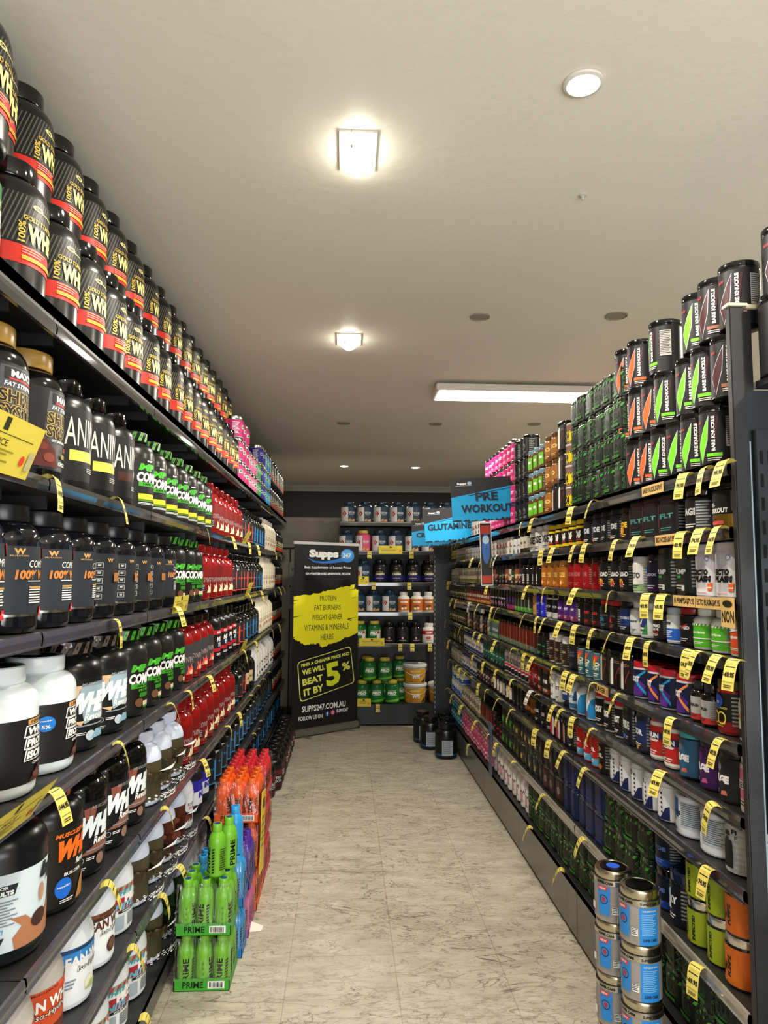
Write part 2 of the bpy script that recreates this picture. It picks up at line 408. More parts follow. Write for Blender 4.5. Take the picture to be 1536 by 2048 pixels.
for kk, la in (('on', None), ('on_gold', 'gold')):
    P(kk, 'protein_tub', 'protein tub', 'black whey tub with red band' if not la else 'black whey tub with gold lid seal', 'tub', .096, .33, '#0e0e0fs', '#09090bg', '#0c0c0dl', .20, .71, on_ops, lidart=la)
P('max', 'protein_tub', 'protein tub', 'black tub with gold lid and outlined lettering', 'tub', .098, .335, '#0c0c0dg', '#a8833es', '#131315l', .10, .71,
  [('p', [(-.75, .11), (.9, .11), (.9, .69), (-.55, .69)], '#47484bl'), ('r', -.45, .9, .60, .68, BLK), ('t', "MAX'S", .1, .645, .8, .05, WHT, 0, 0, .05), ('r', -.35, .55, .60, .613, '#b8242al'),
   ('t', 'FAT STRIPPING', .1, .57, 1.1, .03, WHT, 4)] + outlined('SHRED', .1, .49, 1.35, .085, '#b99a4cl', '#0d0d0dl') + outlined('SYSTEM', .1, .39, 1.4, .085, '#b99a4cl', '#0d0d0dl') +
  [('t', 'GET LEAN, HARD & SHREDDED', .15, .32, 1.2, .022, WHT, 4), ('p', [(-.9, .12), (-.2, .12), (-.3, .24), (-.6, .33), (-.95, .29)], '#54241fl'), ('c', -.7, .27, .15, .03, '#6f332al'), ('c', -.5, .19, .17, .035, '#7d3c31l'),
   ('r', -.05, .5, .20, .235, '#8f7a2al'), ('t', 'CHOCOLATE', .2, .155, .8, .03, WHT), ('t', '22G', .15, .27, .25, .03, '#d13a30l'), ('l', -1.9, -1.1, .45, .58, 4, WHT)])
for kk, c in (('ani_y', '#dfc24cl'), ('ani_b', '#3c1d18l')):
    P(kk, 'protein_tub', 'protein tub', 'matt black tub with tall grey letters and ' + ('yellow' if kk == 'ani_y' else 'brown') + ' block', 'tub', .095, .325, '#141414s', '#0b0b0cg', '#0e0e0fl', .10, .72,
      [('t', 'ANIMAL', .15, .52, 1.9, .24, '#c4c4bcl', 0, 0, .0), ('r', -.65, .6, .27, .36, c), ('t', 'WHEY', .5, .35, .7, .08, '#b8b8b0l'), ('t', '%', .5, .24, .1, .02, WHT), ('l', -1.5, -.9, .2, .7, 26, '#8a8a84l'), ('l', 0, .6, .17, .22, 3, '#b8b8b0l')])
cmb = [('t', 'MP', -.05, .555, .85, .085, '#43a82bl', 3, 0, .06), ('t', 'COMBAT', .22, .435, 1.6, .12, WHT, 2, 0, .05), ('r', -.5, 1.0, .325, .375, '#3f9a2al'), ('t', '100% WHEY', .25, .35, 1.1, .03, BLK, 2, 0, .03)]
P('cmb', 'protein_tub', 'protein tub', 'black tub with green lid and yellow patch', 'tub', .093, .31, '#1c1c1as', '#16240fs', '#141413l', .08, .66,
  cmb + [('r', -.5, .35, .17, .235, '#ecc92cl'), ('r', -.5, .9, .145, .165, '#4c7a22l'), ('l', -.5, .6, .10, .13, 2, WHT), ('t', 'MP', .0, .63, .3, .022, WHT)], lidart='#55b032s')
P('cmb_p', 'protein_tub', 'protein tub', 'black tub with green lid, white and green lettering', 'tub', .093, .31, '#20201es', '#16240fs', '#161615l', .08, .66,
  cmb + [('r', -.1, .6, .22, .27, '#2f7a20l'), ('t', 'PROTEIN', .25, .30, .8, .03, '#43a82bl'), ('c', -.1, .16, .22, .05, '#6a4a34l'), ('r', .1, .6, .12, .17, '#d8c7a4l'), ('r', .1, .7, .1, .115, '#3f9a2al')], lidart='#55b032s')
def syn(lab, food):
    return [('t', 'SYNTHA', -.1, .36, 1.1, .085, '#8d7f7cl', 0, 0, .03), ('t', '6', .55, .36, .22, .085, '#b0302al'), ('r', -.75, -.5, .14, .28, '#1c1c1el'), ('l', -.72, -.53, .15, .27, 4, '#a09a92l'),
            ('p', [(-.35, .13), (.35, .13), (.5, .2), (.2, .235), (.1, .31), (-.05, .22), (-.25, .27), (-.2, .2)], food), ('c', .1, .165, .2, .035, '#d6c49al')]
P('syn', 'protein_tub', 'protein tub', 'deep red bottle with red label', 'tallneck', .088, .30, 'red_bottle', 'red_bottle', '#70100fl', .13, .60, syn(0, '#e6d8b4l'))
P('syn_g', 'protein_tub', 'protein tub', 'deep red bottle with grey label', 'tallneck', .088, .30, 'red_bottle', '#1b1012g', '#3c3b3dl', .13, .60, syn(0, '#e4574al'))
wc = [('t', 'W', -.55, .63, .32, .045, '#c79a58l', 0, 0, .05), ('t', 'MUTATION', -.55, .595, .5, .014, '#b08a58l'), ('t', 'COMPLETE', .3, .535, 1.15, .055, WHT, 2, 0, .0), ('t', '100% WHEY', .2, .45, 1.7, .075, '#c07a3cl', 2, 0, .05),
      ('l', -.3, .9, .39, .405, 1, WHT), ('l', -.25, .45, .22, .36, 7, '#d8d8d4l'), ('r', -.25, .45, .345, .36, '#b98a4cl'), ('r', -PI, PI, .13, .15, '#b9babcm')]
for kk, c, d in (('wc_r', '#d02a3cl', 'red'), ('wc_b', '#5a3a28l', 'brown'), ('wc_w', '#d8d8d0l', 'white')):
    P(kk, 'protein_tub', 'protein tub', 'tall dark tub with orange lettering and ' + d + ' corner', 'tub', .09, .345, '#121419g', '#17191ds', '#2a2e35l', .13, .67,
      wc + [('p', [(.35, .67), (.9, .67), (.9, .58), (.55, .58)], c), ('p', [(.15, .13), (.9, .13), (.9, .20), (.25, .20)], c), ('t', 'STRAWBERRY' if kk == 'wc_r' else 'CHOCOLATE', .55, .165, .55, .018, WHT)])
P('wc_back', 'protein_tub', 'protein tub', 'tall dark tub with small framed icons', 'tub', .09, .345, '#121419g', '#17191ds', '#24272cl', .13, .67,
  [x for k in range(5) for x in (('r', -.9, -.62, .20 + k * .08, .255 + k * .08, '#9a9a98l'), ('r', -.87, -.65, .206 + k * .08, .249 + k * .08, '#202226l'), ('l', -.82, -.7, .215 + k * .08, .24 + k * .08, 2, WHT))] +
  [('t', 'W', -.35, .6, .25, .04, '#c79a58l'), ('r', -.15, .3, .38, .47, '#a56a34l'), ('r', -PI, PI, .13, .15, '#b9babcm')])
for kk, c, d in (('r1_o', '#d5503cl', 'red-orange'), ('r1_b', '#2f8ed0l', 'blue')):
    P(kk, 'protein_tub', 'protein tub', 'black bottle with big ' + d + ' numeral', 'tallneck', .085, .30, '#0c0c0eg', '#0a0a0bg', '#26262al', .10, .63,
      [('t', '1', .15, .36, .45, .40, c, 0, 0, .04), ('p', [(-.9, .63), (-.4, .63), (-.9, .55)], '#d8d4d0l'), ('r', -PI, PI, .10, .125, c), ('t', 'R1', -.35, .40, .3, .04, c), ('l', -1.4, -.9, .2, .4, 6, '#77777al')])
P('cream', 'protein_bottle', 'protein bottle', 'cream white bottle with small brown print', 'squeeze', .085, .31, '#e6dcc2s', '#cfc5b4s', '#e9dfc6l', .08, .60,
  [('r', -PI, PI, .49, .495, '#8a7a62l'), ('t', 'CLEAN', 0, .40, .8, .05, '#9a5a3al'), ('l', -.6, .6, .30, .36, 3, '#a07a5al'), ('c', -.3, .22, .14, .04, '#b07a4al'), ('r', -PI, PI, .16, .164, '#8a7a62l')])
P('cream_b', 'protein_bottle', 'protein bottle', 'white bottle with black barred lettering', 'squeeze', .085, .31, '#e2e0dcs', '#cfccc8s', '#e6e4dfl', .08, .60,
  [('t', 'WHEY', 0, .40, .9, .06, '#222222l', 0, 0, .05), ('t', 'PRO', 0, .31, .6, .05, '#b03050l'), ('r', -.4, .4, .13, .2, '#3a2a22l')])
P('mixed_k', 'protein_tub', 'protein tub', 'black tub with red and yellow stripes', 'tub', .085, .28, '#131213s', '#0d0d0eg', '#17171al', .1, .68,
  [('r', -PI, PI, .15, .26, '#b5342al'), ('r', -PI, PI, .28, .31, '#c7a03cl'), ('t', 'WHEY', 0, .45, 1.1, .12, '#e0d8a0l'), ('l', -.9, .5, .34, .38, 2, WHT)])
P('isow', 'protein_tub', 'protein tub', 'white tub with black label and chocolate pieces', 'tub', .105, .33, '#d9e1e4s', '#d5dde0s', '#1b1b1dl', .10, .60,
  [('r', -.1, .8, .55, .59, '#c8965cl'), ('t', '100%', .25, .57, .5, .025, '#4a3020l')] + [x for s, v in (('WHEY', .50), ('PROTEIN', .41), ('ISOLATE', .32)) for x in (('p', [(-.22, v - .045), (1.1, v - .045), (1.1, v + .045), (-.16, v + .045)], WHT), ('p', [(-.18, v - .037), (1.1, v - .037), (1.1, v + .037), (-.13, v + .037)], '#1b1b1dl'), ('t', s, .42, v, 1.1, .06, WHT, 2, 0, .06))] +
  [('t', 'CHOCOLATE', .4, .25, .7, .022, WHT), ('p', [(-.05, .11), (.8, .11), (.8, .25), (.35, .23), (.1, .17)], '#4a2a24l'), ('c', .2, .16, .14, .025, '#6a4038l'), ('c', .45, .20, .16, .025, '#5c3830l')], lidart='disc#1c2430l')
P('isow_s', 'protein_tub', 'protein tub', 'white tub with black label and blue round sticker', 'tub', .105, .33, '#d9e1e4s', '#d5dde0s', '#1b1b1dl', .10, .60,
  PROD['isow']['ops'] + [('c', -.75, .44, .22, .066, '#1c74c4l'), ('t', 'supps247', -.75, .465, .28, .014, WHT), ('t', '5%', -.75, .415, .2, .03, WHT)], lidart='disc#1c2430l')
wr = [('p', [(-.55, .56), (.2, .62), (.9, .6), (.9, .25), (.2, .28), (-.1, .25), (-.2, .40)], '#9ab0bcl'), ('t', 'MUSCLESPORT', .35, .605, 1.1, .03, '#8a8a88l', 3), ('p', [(-.55, .6), (-.2, .6), (-.35, .5)], '#d8b48al'),
      ('t', 'WHEY', .22, .44, 1.7, .19, '#e4eef2l', 6, 0, .08), ('t', 'Revolution', .45, .31, 1.1, .065, '#f4f4f0l', 4, 0, .03), ('p', [(-.5, .28), (-.1, .28), (-.2, .24)], '#d8b48al'),
      ('l', -.35, .8, .215, .24, 1, '#8a929al'), ('ring', -.5, .16, .09, .026, .2, '#9aa4aal'), ('l', -.35, -.05, .145, .175, 2, WHT), ('c', .1, .14, .16, .045, '#b8c4c8l'), ('p', [(.1, .11), (.7, .11), (.6, .18), (.3, .19)], '#7fa4b8l'), ('l', -.7, -.35, .07, .1, 2, WHT)]
P('wrev', 'protein_tub', 'protein tub', 'matt black tub with white slanted lettering and cream splash', 'tub', .105, .335, '#141516s', '#101012g', '#15171al', .05, .66, wr, lidart='#6a5a4el')
wr2 = [('p', [(-.45, .6), (.0, .62), (-.1, .5), (-.4, .5)], '#8a5040l')] + [('p', [(-.55, .2), (.4, .34), (.9, .34), (.9, .22), (-.1, .2)], '#8a5a48l')] + wr[3:4] + wr[1:2] + wr[4:5] + wr[6:9] + [('c', .15, .14, .16, .05, '#8a6a58l'), ('l', -.7, -.35, .07, .1, 2, WHT)]
P('wrev_c', 'protein_tub', 'protein tub', 'glossy black tub with white slanted lettering and chocolate splash', 'tub', .100, .33, '#0c0c0dg', '#0c0c0dg', '#121315l', .05, .66, wr2, lidart='#4a3230l')
P('worg', 'protein_tub', 'protein tub', 'black tub with orange slanted lettering', 'tub', .105, .33, '#131313s', '#0c0c0cg', '#17130fl', .05, .66,
  [('t', 'MUSCLESPORT', .1, .60, 1.3, .035, '#e06a22l', 3, 0, .04), ('t', 'WHEY', .25, .48, 1.6, .16, '#ea6a1cl', 6, 0, .08), ('t', 'Revolution', .5, .36, .8, .05, WHT, 4), ('t', 'BUILDER', .0, .29, .6, .025, WHT), ('c', -.3, .19, .24, .08, '#1c64c4l'), ('t', 'supps247', -.3, .2, .36, .02, WHT),
   ('p', [(.1, .06), (.8, .06), (.8, .3), (.3, .2)], '#b07a42l'), ('l', -.4, .0, .07, .1, 2, WHT)], lidart='#a04a20l')
P('bpn', 'protein_tub', 'protein tub', 'big black tub with white label and chocolate splash', 'tub', .12, .345, '#101316s', '#0b0c0dg', '#c9d6dcl', .10, .60,
  [('p', [(-1.35, .53), (-.72, .53), (-.78, .46), (-1.35, .46)], '#1b1f26l'), ('t', 'FOR', -1.0, .515, .2, .022, WHT), ('t', 'RESULTS', -1.05, .48, .5, .03, WHT, 0, 0, .06), ('l', -1.5, -.72, .26, .43, 9, '#77828al'),
   ('p', [(-.75, .1), (.5, .1), (.5, .42), (.2, .30), (.0, .24), (-.2, .28), (-.3, .22), (-.55, .30), (-.85, .31), (-.62, .24), (-.8, .18)], '#a8714fl'), ('c', -.2, .24, .22, .055, '#3e2520l'), ('c', -.15, .40, .09, .06, '#b08868l'),
   ('t', 'bpn', .25, .53, .9, .13, '#1d242cl', 5, 0, .06), ('p', [(-1.4, .2), (-.95, .2), (-1.05, .13), (-1.4, .13)], '#1c1c2al'), ('t', 'STAY!', -1.15, .24, .35, .03, '#2a8ad0l', 2)])
camo = []
for i in range(90):
    u = -PI + (i * 2.399) % TWO; v = .13 + ((i * .618) % 1) * .42; r = .12 + (i % 5) * .05
    camo.append(('p', [(u, v), (u + r, v + .03), (u + r * 1.1, v + .07), (u + r * .3, v + .11), (u - r * .4, v + .06)], ['#3a3420l', '#5a5034l', '#2c2a1cl', '#6a5e40l', '#40301cl'][i % 5]))
for i in range(70):
    u = -1.9 + (i * 2.399) % 3.4; v = .09 + ((i * .618) % 1) * .10; camo.append(('r', u, u + .07, v, v + .012, '#e8ece8l'))
camo += [('t', 'ZOMBIE', .3, .19, 1.0, .035, WHT, 0, 0, .04), ('t', 'LABS', .3, .145, .8, .03, WHT, 0, 0, .04)]
for kk, b, d in (('camo', '#4a4430l', 'olive'), ('camo_g', '#24381cl', 'dark green'), ('camo_c', '#4e2418l', 'chocolate brown')):
    P(kk, 'protein_tub', 'protein tub', 'white shouldered tub with ' + d + ' patterned label', 'tallneck', .092, .32, '#cfd8ecs', '#d8def0s', b, .07, .60,
      ([o for o in camo] if kk == 'camo' else [(o[:-1] + (({'camo_g': ['#2c4a22l', '#1c2c16l', '#3a5a2cl'], 'camo_c': ['#6a3424l', '#40180fl', '#74402al']}[kk])[i % 3],) if i < 90 else o) for i, o in enumerate(camo)]) +
      ([('p', [(-.3, .62 - .1), (.2, .5), (.5, .56), (0, .54)], '#f0f0f0l')] if kk != 'camo_g' else []), lidart='disc#1d2440l')
def leanw(c1, c2, fl):
    return [('r', -PI, PI, .56, .60, c1), ('t', 'MUSCLESPORT', .0, .58, .8, .02, '#202020l'), ('t', 'LEAN WHEY', .15, .47, 2.1, .10, c2, 0, 0, .04), ('t', 'Iso-Hydro', .2, .375, 1.1, .07, '#1a1a1al', 4, 0, .06), ('t', 'Iso-Hydro', .2, .376, 1.08, .062, WHT, 4, 0, .0)] + fl
P('lean_o', 'protein_bottle', 'protein bottle', 'grey shouldered bottle with orange label', 'squeeze', .095, .31, '#b9b4acs', '#a04030s', '#c24a26l', .06, .60,
  [('r', -PI, PI, .06, .25, '#5a2418l'), ('c', -.5, .54, .09, .027, '#f0b428l')] + leanw('#d8502al', WHT, []))
P('lean_b', 'protein_bottle', 'protein bottle', 'white bottle with sky blue label top', 'squeeze', .095, .31, '#e0e6ecs', '#3a80c0s', '#e6ecf0l', .06, .60,
  [('r', -PI, PI, .46, .60, '#2f86ccl')] + leanw('#1c4a7al', WHT, [('c', .1, .2, .2, .06, '#e8e4c8l'), ('p', [(-.1, .14), (.4, .12), (.5, .18), (.2, .2)], '#a8b878l'), ('l', -.8, -.4, .2, .3, 3, '#7a8a98l')]))
P('lean_c', 'protein_bottle', 'protein bottle', 'white bottle with brown lettering and cocoa ball', 'squeeze', .095, .31, '#dfe6ecs', '#5a3424s', '#e6ecf0l', .06, .60,
  [('r', -PI, PI, .52, .60, '#4a2a1el')] + leanw('#7a4a30l', '#5a3020l', [('c', .15, .21, .24, .08, '#4a2a20l'), ('c', .15, .22, .16, .05, '#6a4434l')]))
P('pro', 'protein_bottle', 'protein bottle', 'white bottle with red and teal lettering', 'squeeze', .095, .31, '#dfe4e8s', '#a82430s', '#dfe4e6l', .04, .58,
  [('r', -PI, PI, .52, .58, '#8a9a78l'), ('d', -PI, PI, .50, .57, 22, .1, .5, '#b0383cl'), ('r', -PI, PI, .30, .44, '#a8283cl'), ('t', 'WHITE', -.3, .50, .9, .06, '#3aa0a8l', 3, 0, .05), ('t', 'PRO', .2, .42, .9, .11, WHT, 0, 0, .08),
   ('t', 'NITE', -.2, .34, .8, .07, '#58b0c8l', 3, 0, .05), ('r', -.5, .9, .26, .295, '#20242cl'), ('t', 'WHEY + CASEIN', .2, .278, 1.1, .02, WHT), ('l', -.1, .6, .08, .23, 7, '#38404cl'), ('r', -.8, -.25, .07, .23, '#9aa8b0l')])
P('intb', 'protein_tub', 'protein tub', 'white and violet blue tub with dark lid', 'tallneck', .085, .28, '#20202cs', '#17171cs', '#e0e4eel', .08, .60,
  [('r', -PI, PI, .40, .60, '#3430a8l'), ('t', 'INTRA', .1, .33, 1.3, .11, '#3430a8l', 0, 0, .06), ('t', 'ISO', .1, .5, .6, .06, WHT), ('r', -PI, PI, .08, .16, '#202430l')])
P('whitep', 'protein_bottle', 'protein bottle', 'white bottle with red lid and small print', 'squeeze', .085, .28, '#e2e6eas', '#b02c34s', '#dfe6eal', .08, .60,
  [('t', 'ROCKET', .0, .42, .9, .05, '#333344l'), ('t', 'FUEL', .0, .35, .7, .05, '#c04050l'), ('l', -.6, .5, .12, .28, 6, '#6a7480l')])
P('whiten', 'protein_bottle', 'protein bottle', 'white bottle with navy lid and small print', 'squeeze', .085, .28, '#e2e6eas', '#1c2238s', '#dfe6eal', .08, .60,
  [('r', -PI, PI, .3, .40, '#8a98a0l'), ('t', 'PRO', .0, .46, .7, .06, '#22304al'), ('l', -.6, .5, .12, .28, 6, '#6a7480l')])
P('nitro', 'protein_tub', 'protein tub', 'black tub with red and white banded label', 'tub', .09, .31, '#151416s', '#0d0d0eg', '#1a1416l', .08, .66,
  [('r', -PI, PI, .52, .60, '#b0222cl'), ('t', 'MUSCLETECH', .1, .56, 1.1, .04, WHT), ('t', 'NITRO', .15, .43, 1.2, .09, WHT, 3, 0, .05), ('t', 'TECH', .15, .33, 1.1, .08, '#9cc4e0l', 3, 0, .05), ('r', -PI, PI, .2, .27, '#a01c28l'), ('l', -.5, .6, .12, .17, 2, WHT)])
P('malto', 'protein_tub', 'protein tub', 'navy black jar with white slanted lettering', 'tub', .09, .27, '#0e1220g', '#0b0d14g', '#10162cl', .1, .66,
  [('t', 'MALTODEXTRIN', .1, .5, 1.8, .09, WHT, 3, 0, .03), ('t', 'CARBS', .1, .36, .9, .08, '#3c6ab8l', 3), ('p', [(-.9, .12), (.9, .25), (.9, .16), (-.9, .1)], '#2c4c9al')])
P('darkj', 'protein_tub', 'protein tub', 'black bottle with blue foot stripe', 'tallneck', .082, .29, '#0a0c10g', '#08090bg', '#14181el', .10, .60,
  [('r', -PI, PI, .10, .14, '#2a6cb0l'), ('l', -.9, -.3, .2, .5, 7, '#4a525cl'), ('t', '1', .25, .36, .3, .3, '#2a7cc0l')])
P('darkt', 'protein_tub', 'protein tub', 'black bottle with tan label', 'tallneck', .082, .29, '#0c0b0bg', '#0a0909g', '#17130fl', .10, .60,
  [('r', -.9, .5, .2, .5, '#c8ae84l'), ('t', 'BLUE', -.2, .35, .8, .06, '#30261cl')])
def cube_can(k, d, c, c2, R=.075, H=.155):
    P(k, 'powder_tub', 'powder tub', d, 'jar', R, H, '#b8b0acs', '#a8a49cm', c, .05, .80, [('r', -.8, .6, .3, .68, c2), ('r', -.6, -.1, .42, .58, '#e8e8e4l'), ('r', -.5, -.2, .45, .55, '#2c8a3al'), ('t', 'EHP', .2, .5, .4, .1, WHT), ('l', -1.6, -.9, .15, .7, 9, '#e6d8dcl')])
cube_can('c_pink', 'pink tub with silver lid', '#b4206al', '#c83078l'); cube_can('c_pinkl', 'pale pink tub with silver lid', '#d86a98l', '#e08ab0l')
cube_can('c_green', 'green tub with silver lid', '#2c9a48l', '#48b05cl', .062); cube_can('c_navy', 'violet navy tub with silver lid', '#28248al', '#3c38a8l', .07, .165); cube_can('c_cyan', 'sky blue tub with silver lid', '#1f96ccl', '#58b8e0l', .07, .165)
# ---------------------------------------------------------------- products of the right shelving
def bk(c, c2): return [('p', [(-.60, .05), (-.95, .34), (-.10, .82), (-.20, .42)], '#c8c2d8l'), ('p', [(-.61, .065), (-.91, .34), (-.13, .79), (-.23, .42)], c),
    ('p', [(.02, .22), (.16, .22), (.42, .80), (.28, .80)], '#3c1a22l'), ('t', 'BARE KNUCKLE', .12, .52, .56, .19, '#e4e0dcl', 0, 90, .04), ('r', -.25, .55, .15, .205, c2), ('l', -.2, .5, .07, .13, 2, '#c8c4c0l'), ('t', 'RAW', -.72, .72, .35, .05, '#a83038l')]
for kk, c, d in (('bk_g', '#6cc62cl', 'green'), ('bk_o', '#e4602cl', 'orange'), ('bk_m', '#381418l', 'maroon')):
    P(kk, 'pre_workout_can', 'supplement can', 'black can with ' + d + ' blade mark', 'can', .056, .172, '#121214s', '#0c0c0eg', '#161618l', .03, .87,
      bk(c, c if c != '#381418l' else '#8a5a4al') + [('r', .75, 1.4, .3, .78, '#a8a49el'), ('l', .78, 1.37, .32, .76, 14, '#3a3a3al')])
eaa = []
for k in range(12): eaa.append(('p', [(-PI + k * .53, .70), (-PI + k * .53 + .2, .70), (-PI + k * .53 + .34, .80), (-PI + k * .53 + .14, .80)], '#3a8a2cl'))
eaa += [('t', 'EAA', -.05, .46, .9, .24, '#2e6a24l', 0, 0, -.01), ('t', 'EAA', -.05, .46, .84, .20, '#0f160el', 0, 0, -.01), ('t', 'PURITY', .0, .29, .7, .05, '#3c7a30l'), ('r', -.75, .3, .12, .20, '#3f8f2cl'), ('t', 'ENERGY POWDER', -.25, .16, .9, .045, '#12200el'), ('t', 'EAA', .9, .4, .6, .2, '#24521cl', 0, 90, 0), ('l', -1.7, -1.1, .15, .6, 9, '#27421fl')]
P('eaa', 'powder_box', 'powder tub', 'square dark green tub with green lettering', 'box', .050, .122, '#121a10s', '#16240es', '#10160fl', .03, .84, eaa, sq=7, lidart='#4c9a34l')
P('eaa_b', 'powder_box', 'powder tub', 'square navy blue tub with pale edge', 'box', .052, .15, '#0b1230g', '#121c48s', '#0c1440l', .03, .84, [('t', 'EAA', 0, .45, .9, .25, '#1c2c70l'), ('r', -.7, .4, .1, .18, '#22387cl')], sq=7, lidart='#1c3068l')
P('eaa_r', 'powder_box', 'powder tub', 'square black tub with red ring emblem', 'box', .050, .125, '#141214s', '#100e10s', '#171315l', .03, .84, [('p', [(-.7, .1), (.2, .1), (.0, .78), (-.7, .78)], '#4a1218l'), ('ring', -.2, .45, .3, .14, .25, '#9a8a84l'), ('t', 'B', -.2, .45, .25, .16, '#9a8a84l'), ('r', -.7, -.66, .05, .8, '#a8a8a4l')], sq=7)
P('c4y', 'pre_workout_can', 'supplement can', 'clear topped can with yellow label and black numeral', 'can', .05, .104, '#8a6a62g', '#c8c0b8g', '#e4c81cl', .08, .62, [('t', 'C4', .0, .36, .9, .36, '#121212l', 3, 0, .08), ('d', -PI, PI, .56, .62, 20, .12, .5, '#121212l'), ('d', -PI, PI, .08, .14, 20, .12, .5, '#121212l')])
P('c4', 'pre_workout_jar', 'supplement jar', 'black jar with yellow lid and white numeral', 'jar', .052, .13, '#141312g', '#e0c01cs', '#161413l', .05, .80, [('r', -PI, PI, .68, .76, '#dcbc1cl'), ('t', 'C4', .0, .46, 1.2, .28, '#ece8e0l', 4, 0, .08), ('r', -.8, .6, .24, .30, '#b8241el'), ('r', -PI, PI, .10, .2, '#e0c01cl')])
P('p1', 'powder_box', 'supplement jar', 'black square jar with bold white numeral one', 'box', .052, .15, '#151212g', '#0e0d0eg', '#191314l', .03, .84, [('p', [(-.55, .08), (-.18, .08), (-.1, .78), (-.30, .80), (-.5, .70)], '#efeee8l'), ('t', 'PLAYER', -.78, .35, .5, .2, '#efeee8l', 0, 90, .06), ('p', [(.1, .2), (.7, .55), (.7, .62), (.1, .3)], '#7a2c30l'), ('r', .0, .7, .72, .73, '#b88a6al'), ('r', .0, .7, .68, .69, '#b88a6al')], sq=8)
def simple(k, nm, cat, d, sh, R, H, body, lid, base, acc, txt, tc, sq=None, la=None, more=(), v=(.06, .76), rot=0, tw=1.3, th=.16):
    if sh in ('bottle', 'squeeze'): v = (.07, .62)
    if sh == 'can': v = (.05, .86)
    mid = (v[0] + v[1]) / 2
    ops = []
    if acc: ops += [('r', -PI, PI, v[0], v[0] + (v[1] - v[0]) * .26, acc)]
    if rot: ops += [('t', txt, -.1, mid + .05, (v[1] - v[0]) * .7, .42, tc, 0, 90, .05)]
    else: ops += [('t', txt, .0, mid + .07, tw, th, tc, 0, 0, .05)]
    ops += [('l', -.6, .5, v[0] + .05, v[0] + (v[1] - v[0]) * .22, 2, tc), ('l', -1.7, -1.0, v[0] + .08, v[1] - .06, 8, '#8a8a86l'), ('l', .9, 1.6, v[0] + .08, v[1] - .06, 8, '#8a8a86l')]
    P(k, nm, cat, d, sh, R, H, body, lid, base, v[0], v[1], ops + list(more), sq=sq, lidart=la)
J, CN, BT = 'supplement_jar', 'supplement_can', 'supplement_bottle'
PROD['eaa_s'] = dict(PROD['eaa'], H=.112)
simple('dk', CN, 'supplement can', 'slim black can with round emblem', 'can', .05, .13, '#121214s', '#0d0d0fg', '#151518l', None, 'B', '#7a7a78l', more=[('ring', 0, .45, .35, .14, .2, '#7a7a78l')], tw=.3)
simple('gold', J, 'supplement jar', 'bronze gold jar with brown label', 'jar', .056, .14, '#7a5020s', '#5a3a18s', '#9a6224l', '#6a3a18l', 'ISO', '#e8c878l')
simple('amber', J, 'supplement jar', 'amber orange jar with orange disc', 'jar', .052, .14, '#8a4c14s', '#b07a3cs', '#a8641cl', None, 'RYZE', '#f0c060l', more=[('c', .1, .2, .28, .12, '#e0762al'), ('c', .1, .2, .12, .05, '#f4e0c0l')])
simple('grnamb', J, 'supplement jar', 'brown jar with lime green block', 'jar', .05, .135, '#3a2a16s', '#6a8a9as', '#5a3c18l', None, 'BCAA', '#f0e0b0l', more=[('r', -.2, .7, .15, .65, '#6ab42cl'), ('r', 0, .5, .4, .5, WHT)])
simple('pinkj', J, 'supplement jar', 'magenta pink jar with silver lid', 'jar', .055, .14, '#b02464s', '#a8a49cm', '#b8286cl', '#d04a80l', 'BEAUTY', '#f0c8dcl')
simple('pinks', J, 'supplement jar', 'small rose pink jar', 'jar', .045, .115, '#a83a64s', '#c85a84s', '#b8466cl', '#d07898l', 'SLIM', '#f0d0dcl')
simple('tealj', J, 'supplement jar', 'small teal blue jar', 'jar', .045, .115, '#1c6a80s', '#1a3a5as', '#20708al', '#3aa0b8l', 'PURE', '#d0ecf0l')
P('onpre', J, 'supplement jar', 'large black jar with gold band', 'jar', .068, .158, '#0d0d0eg', '#0b0b0cg', '#0f0f10l', .06, .80,
  [('r', -PI, PI, .06, .32, '#b8944cm'), ('r', -.7, .4, .12, .19, '#c84a4al'), ('t', 'PRE-', -.3, .52, .5, .08, WHT), ('t', 'WORKOUT', -.05, .40, 1.35, .10, WHT, 0, 0, .04), ('l', -.6, .2, .23, .29, 2, '#6a4a20l'), ('r', .75, 1.5, .38, .78, '#7a7c70l'), ('l', .8, 1.45, .40, .76, 12, '#2a2c28l')])
simple('silverk', J, 'supplement jar', 'black jar with grey printed panel', 'jar', .060, .15, '#0d0d0eg', '#1c1812g', '#101011l', None, 'RAGE', '#c8c8c4l', more=[('r', .5, 1.3, .1, .72, '#4a4c50l'), ('l', .55, 1.25, .12, .7, 9, '#c0c4c8l')])
simple('flt', 'powder_box', 'powder box', 'flat black square tub with faint tinted letters', 'box', .056, .158, '#0e0e0fs', '#0b0b0cs', '#111113l', None, 'FLT', '#3c7a78l', sq=10, more=[('r', -.75, -.68, .1, .82, '#7a2c3cl')], th=.12)
simple('pride', J, 'supplement jar', 'black jar with golden lion head', 'jar', .048, .135, '#0f0d0bg', '#14120es', '#14100bl', None, 'PRIDE', '#e0b428l', more=[('c', 0, .32, .34, .14, '#b8741cl'), ('c', 0, .32, .18, .09, '#e0a83cl'), ('c', -.08, .34, .03, .01, '#2a1808l'), ('c', .08, .34, .03, .01, '#2a1808l')])
simple('kst', J, 'supplement jar', 'black jar with blue round sticker', 'jar', .048, .14, '#0e0f14g', '#101014s', '#12141al', None, 'HYDE', '#d0d4d8l', more=[('c', -.5, .5, .3, .12, '#1c64c4l'), ('t', 'supps', -.5, .52, .4, .04, WHT), ('t', '5%', -.5, .46, .2, .05, WHT), ('p', [(-.3, .12), (.1, .12), (-.1, .22)], '#e88a2cl')])
